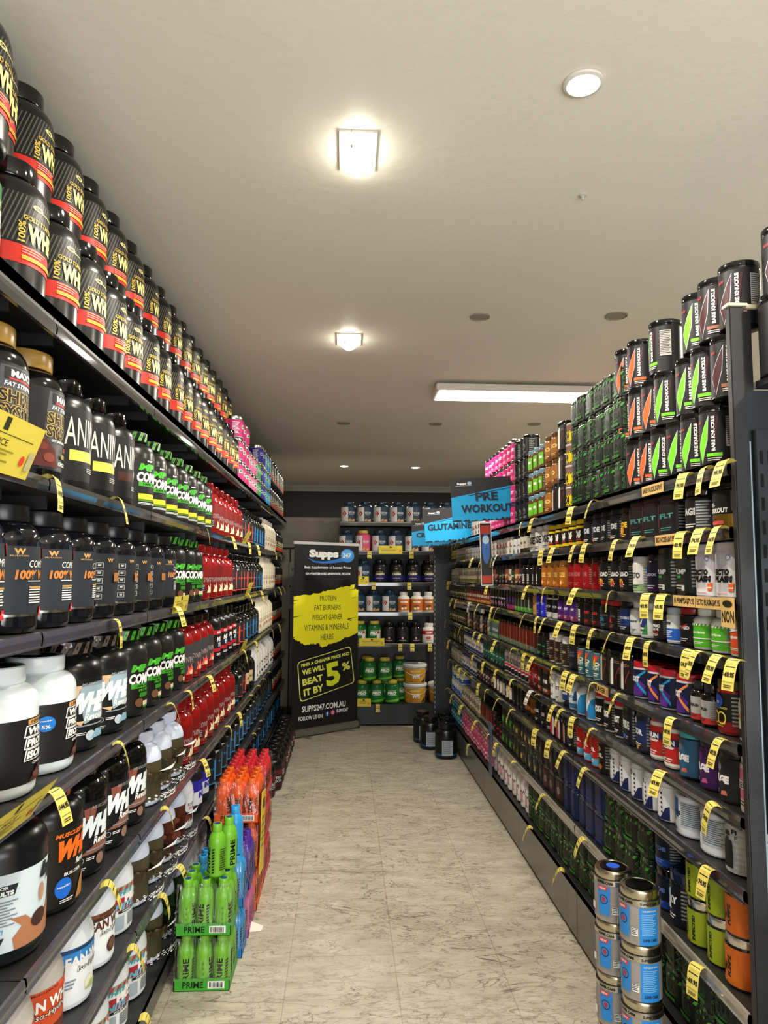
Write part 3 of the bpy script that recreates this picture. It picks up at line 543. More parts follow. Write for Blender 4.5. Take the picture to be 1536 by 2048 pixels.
simple('occo', J, 'supplement jar', 'large white jar with black calligraphy', 'jar', .062, .15, '#d8d6cfs', '#dedcd6s', '#d8d6cfl', None, 'DOSE', '#2a2a2al', tw=1.6, th=.3)
simple('wred', J, 'supplement jar', 'small white jar with red patch', 'jar', .045, .12, '#d8d4cas', '#e0dcd2s', '#d8d4cal', None, 'LIPO', '#2a2a2al', more=[('r', -.5, .3, .5, .7, '#b8282cl'), ('l', -.5, .3, .1, .3, 3, '#3a3a3al')], th=.1)
simple('wblue', J, 'supplement jar', 'small white jar with blue patch', 'jar', .045, .12, '#d2d2cas', '#2a2c6as', '#d4d4cel', None, 'CLA', '#2a3a6al', more=[('r', -.5, .4, .08, .25, '#6a6c74l')], th=.1)
simple('wgry', J, 'supplement jar', 'small off-white jar with grey pattern', 'jar', .045, .12, '#b4b0a0s', '#a8a496s', '#b8b4a4l', None, 'CARN', '#4a4638l', more=[('d', -PI, PI, .1, .35, 16, .2, .4, '#7a6a4al')], th=.1)
simple('yelj', J, 'supplement jar', 'small dark jar with yellow label', 'jar', .045, .115, '#2a2a20s', '#b8a82cs', '#a89a2cl', '#2a2a20l', 'HYDRO', '#202018l')
P('ecto', J, 'supplement jar', 'tall white tub with black splash lettering', 'box', .058, .172, '#d4d2d8s', '#cfcdd2s', '#d8d6dcl', .03, .84,
  [('p', [(-1.2, .30), (.2, .60), (1.2, .30), (1.2, .84), (-1.2, .84)], '#b4b2c0l'), ('t', 'ECTO', -.15, .46, 1.0, .11, '#141414l', 2, 0, .08), ('t', 'PLASM', -.1, .34, 1.2, .12, '#141414l', 2, 0, .08), ('p', [(.3, .12), (.55, .12), (.6, .27), (.28, .25)], '#e4682cl'), ('r', .3, .55, .17, .19, WHT), ('ring', .3, .72, .14, .05, .2, '#3c3c6cl'), ('l', -.5, .2, .06, .09, 1, '#d87a6al')], sq=4)
simple('pumpk', J, 'supplement jar', 'large black tub with grey and green lettering', 'box', .062, .165, '#111312s', '#0c0d0ds', '#141816l', None, 'PUMP', '#a8aaa8l', sq=4, more=[('r', -.3, .2, .35, .40, '#2c8a3al'), ('r', .3, .55, .1, .2, '#b8bab8l')], th=.1)
simple('vio', J, 'supplement jar', 'violet black jar with blue sticker', 'jar', .050, .14, '#14142as', '#15151cg', '#181a34l', '#3a1c44l', 'HEXXX', '#b8b8d0l', more=[('c', -.45, .58, .26, .11, '#1c64c4l'), ('t', '5%', -.45, .56, .2, .05, WHT)], th=.07)
simple('wgrn', CN, 'supplement can', 'white jar with pale green foot', 'jar', .046, .135, '#d8d4d0s', '#c8c4c4s', '#dcd8d4l', '#8aa878l', 'KETO', '#3a3a3al')
simple('over', J, 'supplement jar', 'glossy black jar with fruit picture', 'jar', .052, .145, '#0d0d0eg', '#0a0a0bg', '#101012l', None, 'OVERLOAD', '#e8e8e4l', more=[('c', .1, .25, .3, .11, '#d88a2cl'), ('c', .2, .22, .15, .06, '#b8302cl'), ('c', -.05, .3, .12, .05, '#e8d05cl')], th=.13, tw=1.7)
simple('oxide', J, 'supplement jar', 'bright red jar with grey lettering', 'jar', .052, .145, 'red_bottle', '#2a0c0eg', '#9c1016l', None, 'OXIDE', '#b8686al', th=.13)
P('kw', J, 'supplement jar', 'black jar with small white label', 'jar', .045, .14, '#100f0fg', '#0c0b0bg', '#141212l', .06, .76, [('r', -.6, .3, .25, .55, '#d8d4ccl'), ('l', -.55, .25, .28, .5, 4, '#2a2a2al'), ('r', -.6, .3, .12, .2, '#b8b4acl')])
for i, (c, t, d) in enumerate((('#8a4a22l', 'LIPO', 'brown'), ('#2a3a22l', 'VEIN', 'dark green'), ('#c8c2b4l', 'PURE', 'off-white'), ('#3a2a3al', 'MESO', 'plum'))):
    simple('mx%d' % i, J, 'supplement jar', 'small ' + d + ' jar with light lettering', 'jar', .044, .135, '#151312s', '#1a1512s', c, '#2a1c14l', t, '#ded6c6l' if i != 2 else '#3a3228l', more=[('p', [(-.6, .3), (.4, .35), (.2, .5), (-.3, .45)], '#d8b890l')], th=.1)
simple('wpat', J, 'supplement jar', 'cream jar with speckled print', 'jar', .044, .13, '#b8b09as', '#a8a08as', '#c4bca4l', '#8a7a4al', 'TEST', '#3a3424l', more=[('d', -PI, PI, .5, .74, 22, .1, .5, '#5a5244l')], th=.08)
simple('arg', BT, 'supplement bottle', 'white bottle with orange-red label', 'bottle', .052, .15, '#dcdcdcs', '#221c58s', '#d2502al', None, 'arginine', WHT, more=[('p', [(-PI, .62), (PI, .62), (PI, .55), (.6, .58), (-.6, .50), (-PI, .5)], '#dcdcdcl'), ('t', 'NOW', -.4, .56, .5, .05, '#1c2050l')], th=.08)
simple('glu', BT, 'supplement bottle', 'white bottle with bright green label', 'bottle', .046, .14, '#e2e2dcs', '#e2e2dcs', '#54b42al', None, 'taurine', '#e8f4dcl', more=[('r', -PI, PI, .26, .285, WHT), ('d', -PI, PI, .57, .62, 26, .06, .5, '#e2e2dcl')], th=.06)
simple('bigblk', J, 'supplement jar', 'large navy lidded dark jar', 'jar', .062, .16, '#14161es', '#181a26s', '#14161el', None, 'MASS', '#4a4e5al')
simple('kr', J, 'supplement jar', 'slim black jar with red lid and slash', 'jar', .042, .135, '#111011g', '#8c1c20s', '#151314l', None, 'RIPPED', '#d8d4d0l', more=[('p', [(-.6, .4), (.5, .55), (.5, .58), (-.6, .44)], '#c8282cl')], th=.08)
P('now', J, 'supplement jar', 'white jar with blue lower label', 'jar', .048, .125, '#d4dae0s', '#b4c0ccs', '#dfe4e8l', .06, .78, [('r', -PI, PI, .10, .42, '#2a62c4l'), ('t', 'now', -.1, .56, .6, .1, '#2a2e3al', 0, 0, .05), ('l', -.5, .3, .15, .36, 4, '#cfe0f4l')])
simple('noxb', BT, 'supplement bottle', 'black bottle with white lettering and red strip', 'bottle', .045, .14, '#171415s', '#101012s', '#1d1719l', None, 'NITRIC', WHT, more=[('t', 'OXIDE', 0, .32, 1.1, .07, WHT), ('r', -.6, .5, .2, .26, '#8a2c2cl')], th=.08)
simple('cit', BT, 'supplement bottle', 'white bottle with small dark print', 'bottle', .043, .165, '#d8dcdcs', '#d0d4d4s', '#dde0e0l', None, 'ARGININE', '#3a4a5al', more=[('p', [(-.3, .1), (.3, .1), (.0, .3)], '#b8c0c4l')], th=.06)
P('citg', BT, 'supplement bottle', 'white bottle with navy and green wedge', 'bottle', .05, .145, '#d8dcdcs', '#d4dadas', '#dde0e0l', .07, .62, [('p', [(-.6, .3), (.6, .3), (.6, .6), (-.6, .6)], '#2a3470l'), ('p', [(.0, .1), (.6, .1), (.6, .45)], '#3a8a4al'), ('t', 'NMN', 0, .22, .7, .06, '#2a3440l'), ('p', [(-.3, .4), (.2, .55), (.0, .38)], '#e4e8e8l')])
simple('nox', J, 'supplement jar', 'blue and black jar with pale lettering', 'jar', .046, .14, '#14161cs', '#131418s', '#1f3a7al', '#17181el', 'NITROXIDE', '#dfe6f0l', th=.08, tw=1.6)
for c, t, d, k in (('#c8282cl', 'MELON', 'watermelon red', 'wml'), ('#7a9a3al', 'LEMON', 'lime green', 'lml'), ('#2c6a9al', 'BERRY', 'berry blue', 'brl')):
    simple(k, J, 'supplement jar', 'black jar with red lid and %s fruit' % d, 'jar', .047, .135, '#121012g', '#b01c24s', '#171314l', None, 'CREATE', '#5a5452l', more=[('p', [(-.3, .28), (.3, .28), (.2, .42), (.1, .38), (0, .5), (-.1, .38), (-.2, .42)], c), ('r', -.5, .3, .13, .17, c)], th=.05)
simple('krt', J, 'supplement jar', 'black jar with red lettering', 'jar', .046, .14, '#131112g', '#0f0e0fg', '#171415l', '#3a1a1cl', 'SHRED', '#d03038l', th=.09)
simple('purp', J, 'supplement jar', 'purple and black jar with white swirls', 'jar', .044, .145, '#1a1022s', '#131015g', '#4a1f74l', '#7a2a5al', 'CANDY', '#e8dcf0l', th=.1)
simple('kwf', J, 'supplement jar', 'black jar with white foot', 'jar', .05, .145, '#dfdcd8s', '#0d0d10g', '#141418l', '#d8d4d0l', 'BIO', '#a8a8b0l', th=.1)
simple('blu', CN, 'supplement can', 'electric blue can', 'can', .044, .15, '#2a28b0s', '#0d0d20g', '#2c30c0l', None, 'GOAT', '#a0b0e8l', th=.1)
simple('tan', BT, 'supplement bottle', 'tan bottle with white cap', 'slim', .036, .14, '#b8864as', '#d0ccc4s', '#b8884cl', None, '99', '#7a3a24l')
simple('slg', 'pre_workout_can', 'supplement can', 'slim olive black can with green mark', 'can', .037, .15, '#1c1e16s', '#1a1c14g', '#22261al', '#3f8a2cl', 'BEAST', '#b8b8a0l', rot=1)
simple('slv', 'pre_workout_can', 'supplement can', 'slim black can with violet numeral', 'can', .037, .15, '#19161cs', '#1a1820g', '#1e1a22l', '#8a2c3cl', '3', '#8a4ad0l', th=.3, tw=.5)
simple('slp', 'pre_workout_can', 'supplement can', 'slim black can with pink flower', 'can', .04, .15, '#161214s', '#17151ag', '#191519l', None, 'HYDRA', '#d8d0d4l', more=[('c', 0, .25, .35, .12, '#a04a7al'), ('c', .1, .3, .15, .06, '#d8a0b8l')], th=.08)
simple('pord', J, 'supplement jar', 'orange and plum jar with white lettering', 'jar', .042, .13, '#3a1c24s', '#4a2040s', '#8a3a28l', '#c8782cl', 'SOLIS', '#e8e0dcl')
simple('sbt', BT, 'supplement bottle', 'small black bottle with grey and red label', 'bottle', .035, .125, '#0e0d0dg', '#2a2a2eg', '#a8a6a2l', '#b8322cl', 'HERB', '#3a3634l', th=.07)
for c1, c2, k, d in (('#5a2c8cl', '#2a9ad0l', 'gho_b', 'blue'), ('#4a2478l', '#e88a4cl', 'gho_o', 'orange')):
    P(k, J, 'supplement jar', 'navy jar with red lid and %s cross stripes' % d, 'jar', .050, .135, '#c8c4c8s', '#c02430s', '#151b3cl', .05, .78,
      [('p', [(-.9, .08), (.6, .08), (.9, .35), (.4, .5)], c1), ('p', [(.0, .45), (.9, .10), (.9, .2), (.0, .55)], c2), ('p', [(.1, .5), (.9, .72), (.9, .78), (.1, .58)], c2), ('t', 'GHOST', -.2, .52, 1.3, .16, '#ece8f0l', 2, 0, .05)])
P('gho_k', J, 'supplement jar', 'black jar with red lid and white lettering', 'jar', .056, .15, '#c8c0c0s', '#b81820s', '#151214l', .05, .78, [('p', [(-.9, .06), (-.2, .06), (-.6, .4)], '#d05060l'), ('t', 'GHOST', -.15, .46, 1.4, .2, '#ece8e8l', 2, 0, .05), ('r', -PI, PI, .06, .09, '#ece8e8l')])
simple('wbk', BT, 'supplement bottle', 'white bottle with black and amber art', 'squeeze', .045, .16, '#dcdad4s', '#d0cec8s', '#d8d4ccl', '#2a2622l', 'VORTEX', '#2a2622l', more=[('c', .0, .42, .3, .1, '#e0982cl')], th=.06)
simple('rdy', J, 'supplement jar', 'dark red jar with yellow loops and blue sticker', 'jar', .052, .155, 'red_bottle', '#4a4a1cs', '#171410l', '#7a1418l', 'NEURO', '#c8b83cl', more=[('c', 0, .60, .4, .13, '#1c44a8l'), ('t', '5%', 0, .58, .25, .05, WHT), ('ring', -.2, .3, .3, .12, .25, '#c8b83cl'), ('ring', .3, .3, .3, .12, .25, '#c8b83cl')], th=.04)
simple('iso', CN, 'supplement can', 'teal can with red and yellow lettering', 'can', .046, .13, '#7a9aa0s', '#17181cg', '#3a6a78l', None, 'ISO', '#f0e4c0l', more=[('p', [(-.9, .5), (.3, .6), (.6, .8), (-.9, .82)], '#d8443al'), ('p', [(-.4, .55), (.2, .75), (.0, .4)], '#e8b42cl'), ('t', 'HIGH', .1, .4, .9, .14, '#e8ecdcl')], th=.14)
simple('choc', BT, 'supplement bottle', 'brown bottle with white cap', 'jar', .05, .15, '#cfc8bcs', '#d8d8d4s', '#2e2018l', '#3a2a20l', 'COLLAGEN', '#b89868l', th=.08, more=[('c', -.1, .2, .15, .07, '#b8a890l')])
simple('kgr', J, 'supplement jar', 'black jar with green dash', 'jar', .046, .14, '#0f110fg', '#0c0d0cg', '#121612l', None, 'NOX', '#3cc07al', th=.05)
simple('slr', 'pre_workout_can', 'supplement can', 'slim dark red can with olive top', 'can', .037, .15, '#3a1612s', '#1e2416g', '#5a1a14l', '#4a6a5al', 'BURN', '#c87a4cl', rot=1)
simple('grg', J, 'supplement jar', 'grey box with lime lid', 'box', .05, .13, '#4a5a64s', '#8ab02cs', '#4e6070l', '#5a9a3al', 'LEAN', '#d0d8d8l', sq=8)
simple('eed', BT, 'supplement bottle', 'pink and white bottle with black lettering', 'slim', .046, .175, '#e4dcdcs', '#e0dcd8s', '#d86a94l', '#e8dcdcl', 'FEED', '#201418l', more=[('r', -PI, PI, .42, .56, '#e8e0e0l'), ('t', 'FEED', 0, .49, 1.2, .1, '#201418l')], th=.001)
for c, l_, k, d in (('#1e1e20l', '#111113s', 'blg_k', 'black'), ('#3c1a50l', '#1a1030s', 'blg_p', 'purple'), ('#2c5a78l', '#3aa0a8s', 'blg_b', 'blue')):
    P(k, J, 'supplement jar', d + ' jar with big white lettering', 'jar', .055, .16, '#1a1a1eg', l_, c, .05, .80, [('c', -.1, .64, .22, .09, '#6a6a74l' if k != 'blg_p' else '#6a2c8al'), ('t', 'BULGE', -.15, .42, 1.5, .15, '#e8e4e8l', 1, 0, .08), ('p', [(.0, .12), (.5, .14), (.4, .22), (.1, .2)], '#c85a8al' if k == 'blg_p' else '#c8705al'), ('l', -.6, -.2, .12, .2, 2, WHT)])
simple('hauli', BT, 'supplement bottle', 'red bottle with navy band and white foot', 'slim', .05, .175, '#e0d8d4s', '#b82420s', '#b8241el', '#b8302al', 'FUEL', '#f0e8e4l', more=[('r', -PI, PI, .06, .12, '#e8e0dcl'), ('r', -PI, PI, .48, .62, '#23285cl'), ('t', 'HAULIN', -.05, .55, 1.5, .11, WHT, 0, 0, .05), ('l', -.8, .6, .40, .44, 1, WHT)], th=.08)
simple('cor', BT, 'supplement bottle', 'navy pouch with white lettering', 'box', .052, .16, '#1a2038s', '#2a2a24s', '#1c2a5al', '#2a2a30l', 'COR', '#e8ecf0l', sq=3, th=.14, more=[('c', -.2, .74, .14, .07, WHT), ('c', .1, .12, .14, .06, '#d8883cl')])
simple('ide', J, 'supplement jar', 'navy black tub with tall white letters', 'box', .047, .16, '#15171es', '#101116s', '#181b24l', None, 'PRIDE', '#e4e4e4l', sq=5, th=.2, more=[('r', -.5, .2, .15, .24, '#2a6ac0l')])
simple('gho_r', J, 'supplement jar', 'black jar with bright red lid', 'jar', .052, .15, '#c8c0c0s', '#b81820s', '#171315l', None, 'GHOST', '#f0ececl', th=.18)
P('bluw', BT, 'supplement bottle', 'white and sky blue bottle with red fruit', 'squeeze', .055, .165, '#dce0e4s', '#c8242cs', '#e0e4e8l', .06, .68, [('p', [(-.2, .06), (1.3, .06), (1.3, .68), (.6, .6), (.2, .4)], '#2a8acal'), ('p', [(-.5, .08), (.1, .08), (.0, .25), (-.3, .3)], '#b82838l'), ('l', -.6, -.1, .35, .55, 4, '#4a6a8al')])
simple('bluw2', BT, 'supplement bottle', 'white and blue bottle with dotted print', 'squeeze', .052, .165, '#d0dce4s', '#c8242cs', '#d4dee6l', '#3a7ab0l', 'ISO', '#3a5a7al', th=.08, more=[('p', [(.4, .3), (1.2, .3), (1.2, .6), (.7, .6)], '#2a5a9al')])
simple('wsm', BT, 'supplement bottle', 'white jar with grey heartbeat print', 'slim', .042, .15, '#dcdcd8s', '#e0e0dcs', '#dcdcd8l', '#e4e4e0l', 'TEST', '#5a5a5al', th=.12)
simple('nik', J, 'supplement jar', 'dark jar with red lid and orange flame', 'box', .055, .155, '#1c1412s', '#a81820s', '#1e1512l', '#7a3414l', 'NI', '#ece8e4l', sq=6, th=.14, tw=.8)
simple('rdj', J, 'supplement jar', 'crimson jar with dark lid', 'jar', .048, .15, '#8a1218s', '#a0141cs', '#8a1218l', '#4a1a14l', 'MAX', '#e0a0a0l')
simple('wkr', BT, 'supplement bottle', 'white bottle with speckled, red and black bands', 'slim', .04, .155, '#ccc8c2s', '#c4c0bas', '#d4d0cal', '#16161al', 'AMINO', '#3a3434l', more=[('r', -PI, PI, .30, .38, '#b02430l'), ('d', -PI, PI, .42, .66, 34, .2, .5, '#3a3636l')], th=.05)
simple('tgr', J, 'supplement jar', 'sea green jar with pale splash', 'jar', .043, .14, '#1c4038s', '#2a5a4cs', '#2a5a4al', '#1a3028l', 'GREENS', '#9ad0b8l', th=.08)
simple('wbl', J, 'supplement jar', 'white jar with royal blue lid', 'jar', .045, .13, '#d4d4ccs', '#28389as', '#d4d4ccl', '#3a4a8al', 'WOLF', '#2a2e50l', th=.16)
simple('fuel', 'pre_workout_can', 'supplement can', 'red fruit covered can with white lettering', 'can', .046, .14, '#a81c1cs', '#7a1a1cg', '#b8241el', '#5aa8d0l', 'FUEL', '#f4e8e4l', more=[('c', -.4, .75, .25, .08, '#d8403al'), ('c', .1, .78, .25, .08, '#c8302al'), ('r', -.7, .4, .36, .42, '#e05a8al')], th=.12)
simple('fuelo', 'pre_workout_can', 'supplement can', 'black can with orange slices and white lettering', 'can', .046, .14, '#1c1410s', '#17130fg', '#1e1612l', None, 'FUEL', '#f4e8e4l', more=[('c', -.3, .76, .22, .08, '#e8902cl'), ('c', .2, .72, .2, .07, '#e8a83cl'), ('c', .3, .2, .22, .08, '#d8802cl')], th=.12)
P('mind', BT, 'supplement bottle', 'white bottle with dotted side and navy foot', 'slim', .052, .155, '#dcdce0s', '#e4e2e0s', '#dfdfe2l', .04, .78,
  [('t', 'MIND', -.35, .62, .9, .12, '#1c2040l', 0, 0, .06), ('l', -.7, -.1, .3, .5, 4, '#4a4c5al'), ('r', -.7, -.5, .2, .26, '#d8a83cl'), ('p', [(.1, .04), (.9, .04), (.9, .34), (.6, .30), (.3, .12)], '#1c2450l'), ('p', [(-.8, .04), (.2, .04), (.1, .08), (-.8, .10)], '#1c2450l')] + [('c', .35, .20 + k * .1, .07, .028, '#20242cl') for k in range(5)] + [('r', -PI, PI, .80 - .06, .79 - .04, '#a8a8aal')])
P('isom', J, 'supplement jar', 'large white jar with black lid and blue block', 'jar', .072, .15, '#d8dce0s', '#121317g', '#dde0e4l', .05, .76,
  [('r', -.95, -.05, .36, .76, '#1c50a0l'), ('t', 'ISOMODE', -.4, .46, 1.0, .09, '#10203cl', 0, 0, .05), ('l', -.9, -.2, .26, .34, 2, '#2a2c34l'), ('r', -.6, -.2, .09, .15, '#2a62b4l'), ('r', .1, 1.2, .2, .72, '#b4bcc4l'), ('l', .15, 1.15, .22, .7, 12, '#5a6470l')])
P('fit', CN, 'supplement can', 'grey can printed with a standing figure in a cap', 'slim', .052, .18, '#c8c8c8s', '#b8b8b8s', '#b4b4b4l', .05, .80,
  [('l', -1.2, 1.2, .1, .8, 7, '#a4a4a4l'), ('t', 'FI', .35, .74, .3, .08, '#141414l', 0, 0, .05), ('t', 'F', .45, .64, .14, .07, '#141414l'), ('p', [(-.45, .10), (.25, .10), (.3, .45), (.2, .58), (-.35, .58), (-.5, .45)], '#1c1c1cl'), ('c', -.08, .65, .16, .07, '#8a8a8al'), ('p', [(-.26, .66), (.12, .66), (.08, .74), (-.2, .74)], '#1a1a1al'), ('c', -.08, .61, .12, .035, '#3a3a3al'), ('p', [(-.52, .45), (-.4, .5), (-.5, .22), (-.6, .24)], '#9a9a9al'), ('p', [(.28, .5), (.4, .45), (.45, .24), (.35, .22)], '#9a9a9al')])
simple('bge', J, 'supplement jar', 'black tub with pale two letter mark', 'jar', .052, .15, '#101012g', '#0d0d0fg', '#141416l', None, 'EDGE', '#c8c8c8l', th=.12)
simple('orng', J, 'supplement jar', 'black jar with orange brown emblem', 'jar', .05, .15, '#17110cs', '#1c150es', '#8a4c18l', '#1c140el', 'CH', '#1c140el', th=.2)
simple('fly', J, 'supplement jar', 'black jar with upright grey lettering', 'jar', .05, .16, '#111110g', '#15150fg', '#131312l', None, 'FURY', '#6a6a60l', rot=1)
simple('brw', J, 'supplement jar', 'dark brown jar with cream panel', 'jar', .042, .14, '#16100es', '#16100es', '#2a1a14l', None, 'CHOC', '#e0c890l', more=[('r', .2, .8, .15, .7, '#d4ccc0l'), ('p', [(-.6, .1), (-.2, .1), (-.4, .4)], '#a8703cl')], th=.1)
simple('rw', 'powder_box', 'powder box', 'small black box with red and white panel', 'box', .042, .13, '#151314s', '#101011s', '#171415l', None, 'RX', '#d8d4d0l', sq=9, more=[('r', -.7, -.1, .1, .8, '#b81c28l'), ('r', .05, .6, .1, .8, '#c8c4c0l')], th=.1)
P('infect', 'pre_workout_jar', 'supplement jar', 'lime yellow jar with silver lid', 'jar', .052, .15, '#141414g', '#c8c4bcm', '#8a9a1cl', .05, .78,
  [('t', 'INFECTED', .25, .40, .55, .22, '#15180al', 0, 90, .06), ('c', -.55, .42, .22, .14, '#5a8a8al'), ('c', -.62, .50, .1, .05, '#b8d8dcl'), ('p', [(-.8, .2), (-.3, .22), (-.25, .34), (-.6, .36)], '#8a5a4al'), ('ring', -.55, .42, .24, .15, .12, '#3a4a2al'), ('r', -.4, 0, .09, .13, '#c85a2cl')])
P('pumpz', 'pre_workout_jar', 'supplement jar', 'orange jar with silver lid', 'jar', .054, .155, '#141414g', '#c8c4bcm', '#d0691cl', .05, .78,
  [('t', 'PUMPZ', .15, .40, .42, .26, '#1c1208l', 0, 90, .06), ('c', -.6, .45, .22, .16, '#6a7a7al'), ('c', -.66, .54, .1, .05, '#c8dce0l'), ('p', [(-.85, .2), (-.35, .22), (-.3, .34), (-.65, .36)], '#7a4a34l'), ('p', [(-.2, .38), (.0, .38), (-.1, .5), (-.05, .3), (-.2, .25)], '#5a2a12l'), ('l', -.6, 0, .09, .13, 2, '#e8c8a8l')])
simple('fury', J, 'supplement jar', 'black jar with white and blue figure and lettering', 'jar', .055, .17, '#0e1016g', '#14203cg', '#10131cl', None, 'FURY', '#e4e4e8l', more=[('p', [(-.5, .3), (.1, .34), (.2, .7), (-.3, .6)], '#8ab0d0l'), ('p', [(-.1, .3), (.2, .3), (.1, .6)], '#e8e4d8l')], th=.14)
simple('navj', J, 'supplement jar', 'glossy navy black jar', 'jar', .055, .15, '#0a1020g', '#0c0e14g', '#0c1428l', '#1c3c8al', 'HYDE', '#5a7ab8l', th=.1)
simple('blky', 'powder_box', 'powder tub', 'black square tub with yellow block', 'box', .046, .125, '#161412s', '#2a2a14s', '#171512l', None, 'EAA', '#5a5a3cl', sq=8, la='#6a6a2cl', more=[('r', -.6, .0, .25, .45, '#b8a048l')], th=.1)
simple('blkg', 'powder_box', 'powder tub', 'black square tub with green block', 'box', .046, .125, '#12160fs', '#1a2a14s', '#141a11l', None, 'EAA', '#4a7a3cl', sq=8, more=[('r', -.6, .2, .2, .45, '#3c8a2cl')], th=.1)
simple('wbot', BT, 'supplement bottle', 'white milk coloured bottle with pink lettering', 'squeeze', .052, .215, '#d4d2ces', '#dcdad6s', '#d8d6d2l', None, 'OBVI', '#3a2a34l', more=[('r', -.4, .4, .2, .42, '#c88aa0l'), ('c', -.35, .54, .2, .055, '#2a4a9al')], th=.1)
P('superc', 'powder_tub', 'powder tub', 'silver and sky blue tub with black disc lid', 'jar', .062, .165, '#8a8680r', '#c8c0a8m', '#96908al', .03, .82,
  [('r', -1.9, -.95, .03, .70, '#2a8ad8l'), ('r', .75, 1.75, .03, .71, '#2a8ad8l'), ('r', -PI, PI, .73, .82, '#c4c0b2m'), ('t', 'SUPER CARB', 1.25, .775, .9, .05, '#1a1a20l', 0, 0, .04), ('t', 'SUPER CARB', .0, .775, .9, .05, '#1a1a20l', 0, 0, .04), ('l', .85, 1.6, .2, .60, 12, '#7ab8e8l'), ('t', 'SUPPLEMENT FACTS', 1.25, .655, .7, .03, WHT), ('t', 'SUPER CARB', 1.25, .13, .7, .05, '#1c2438l'),
   ('p', [(-.35, .15), (.25, .15), (.3, .70), (-.4, .70)], '#2f82ccl'), ('ring', -.05, .45, .22, .09, .16, '#16202cl'), ('c', -.05, .45, .1, .05, '#b82c30l'), ('r', -.35, .15, .63, .70, '#d83a3al'), ('t', 'NEW', -.1, .665, .35, .04, WHT), ('r', .38, .68, .2, .34, '#e8e8e4l'), ('l', .4, .66, .21, .33, 4, '#1a1a1al'), ('r', -.85, -.6, .2, .34, '#e8e8e4l')], lidart='disc#0c0c0dg')
# ---------------------------------------------------------------- products of the end shelving and the floor
for kk, c, d in (('iso_n', '#1e3448l', 'navy'), ('iso_p', '#c84a70l', 'pink')):
    P(kk, 'protein_tub', 'protein tub', 'white and ' + d + ' tub with red mark', 'tub', .085, .24, c[:-1] + 's', '#1c2c3cs' if kk == 'iso_n' else '#b8a03cs', c, .05, .74,
      [('p', [(-PI, .05), (-.1, .05), (-.1, .74), (-PI, .74)], '#dcdad4l'), ('p', [(-.75, .32), (-.55, .32), (-.3, .43), (-.55, .54), (-.75, .54), (-.5, .43)], '#b8202cl'), ('p', [(-.95, .36), (-.85, .36), (-.6, .43), (-.85, .50), (-.95, .50), (-.8, .43)], '#b8202cl'),
       ('t', 'ISO100', .42, .47, .85, .10, '#d8dcdcl', 0, 0, .02), ('l', .05, .7, .34, .40, 2, '#9aa8b0l'), ('p', [(-.1, .06), (.9, .06), (.8, .2), (.5, .14), (.1, .2)], '#c89a5cl'), ('c', .3, .12, .12, .04, '#8a5a34l')])
P('casein', 'protein_tub', 'protein tub', 'black tub with blue violet foot', 'tub', .085, .255, '#101012s', '#0b0b0dg', '#121216l', .08, .70, [('r', -PI, PI, .10, .30, '#20206cl'), ('t', 'CASEIN', .0, .37, 1.2, .10, '#ece4c8l', 0, 0, .05), ('t', 'GOLD STANDARD', 0, .46, .9, .03, '#c8b060l'), ('r', -.5, .5, .17, .2, '#b8a050l'), ('c', 0, .6, .16, .03, '#8a8a78l')])
P('prot_o', 'protein_tub', 'protein tub', 'white tub with orange brown label', 'tallneck', .072, .225, '#dcd8d0s', '#dcd8d0s', '#b8682cl', .08, .66, [('t', 'PROTEIN', 0, .50, 1.2, .09, '#f0ece4l', 2, 0, .05), ('c', 0, .26, .4, .12, '#7a3e20l'), ('c', .2, .2, .2, .07, '#e0b888l'), ('c', -.25, .18, .2, .06, '#f0e0c8l')])
P('prok', 'protein_tub', 'protein tub', 'glossy black tub with faint pink mark', 'tub', .078, .23, '#0d0d0dg', '#0b0b0bg', '#121111l', .08, .70, [('t', 'GAINER', 0, .42, .9, .06, '#3a3836l'), ('p', [(-.1, .2), (.1, .2), (.15, .3), (-.15, .3)], '#c88a98l'), ('l', -.5, .5, .13, .16, 1, '#b8b4acl')])
P('leanr', 'protein_tub', 'protein tub', 'white tub with red band', 'tallneck', .08, .22, '#e0dcd6s', '#e0dcd6s', '#e4e0dal', .08, .66, [('r', -PI, PI, .44, .64, '#b81e24l'), ('t', 'LEAN', 0, .54, .9, .10, WHT, 0, 0, .06), ('c', -.1, .28, .35, .08, '#b8504al'), ('l', -.5, .5, .13, .18, 2, '#5a5a5al')])
for kk, d, rr in (('cpro', 'green tub with gold lid', 1), ('cpro_w', 'green and white tub with gold lid', 0)):
    P(kk, 'protein_tub', 'protein tub', d, 'tub', .078, .245, '#1c5a2cs', '#b8a83cs', '#1e6a2el', .04, .72, [('t', 'COLLAGEN', 0, .56, 1.2, .06, '#c8e0b8l'), ('t', 'PRO', .0, .45, 1.3, .13, '#f0f4e8l', 3, 0, .08), ('p', [(-1.2, .1), (1.2, .22), (1.2, .1), (-1.2, .04)], '#6ab42cl'), ('l', -.6, .6, .33, .37, 1, '#c8e0b8l')] + ([] if rr else [('p', [(.2, .1), (.9, .1), (.9, .65), (.4, .5)], '#ece4dcl'), ('c', .55, .5, .2, .06, '#c8302cl')]))
P('floorb', 'protein_tub', 'protein tub', 'big matt black tub with white facts panel', 'tub', .10, .30, '#0e0f11s', '#0b0c0ds', '#111317l', .08, .62, [('r', -PI, PI, .10, .15, '#1c4a78l'), ('r', -1.0, .0, .12, .55, '#a8b0b8l'), ('l', -.95, -.05, .14, .53, 13, '#3a4048l')])
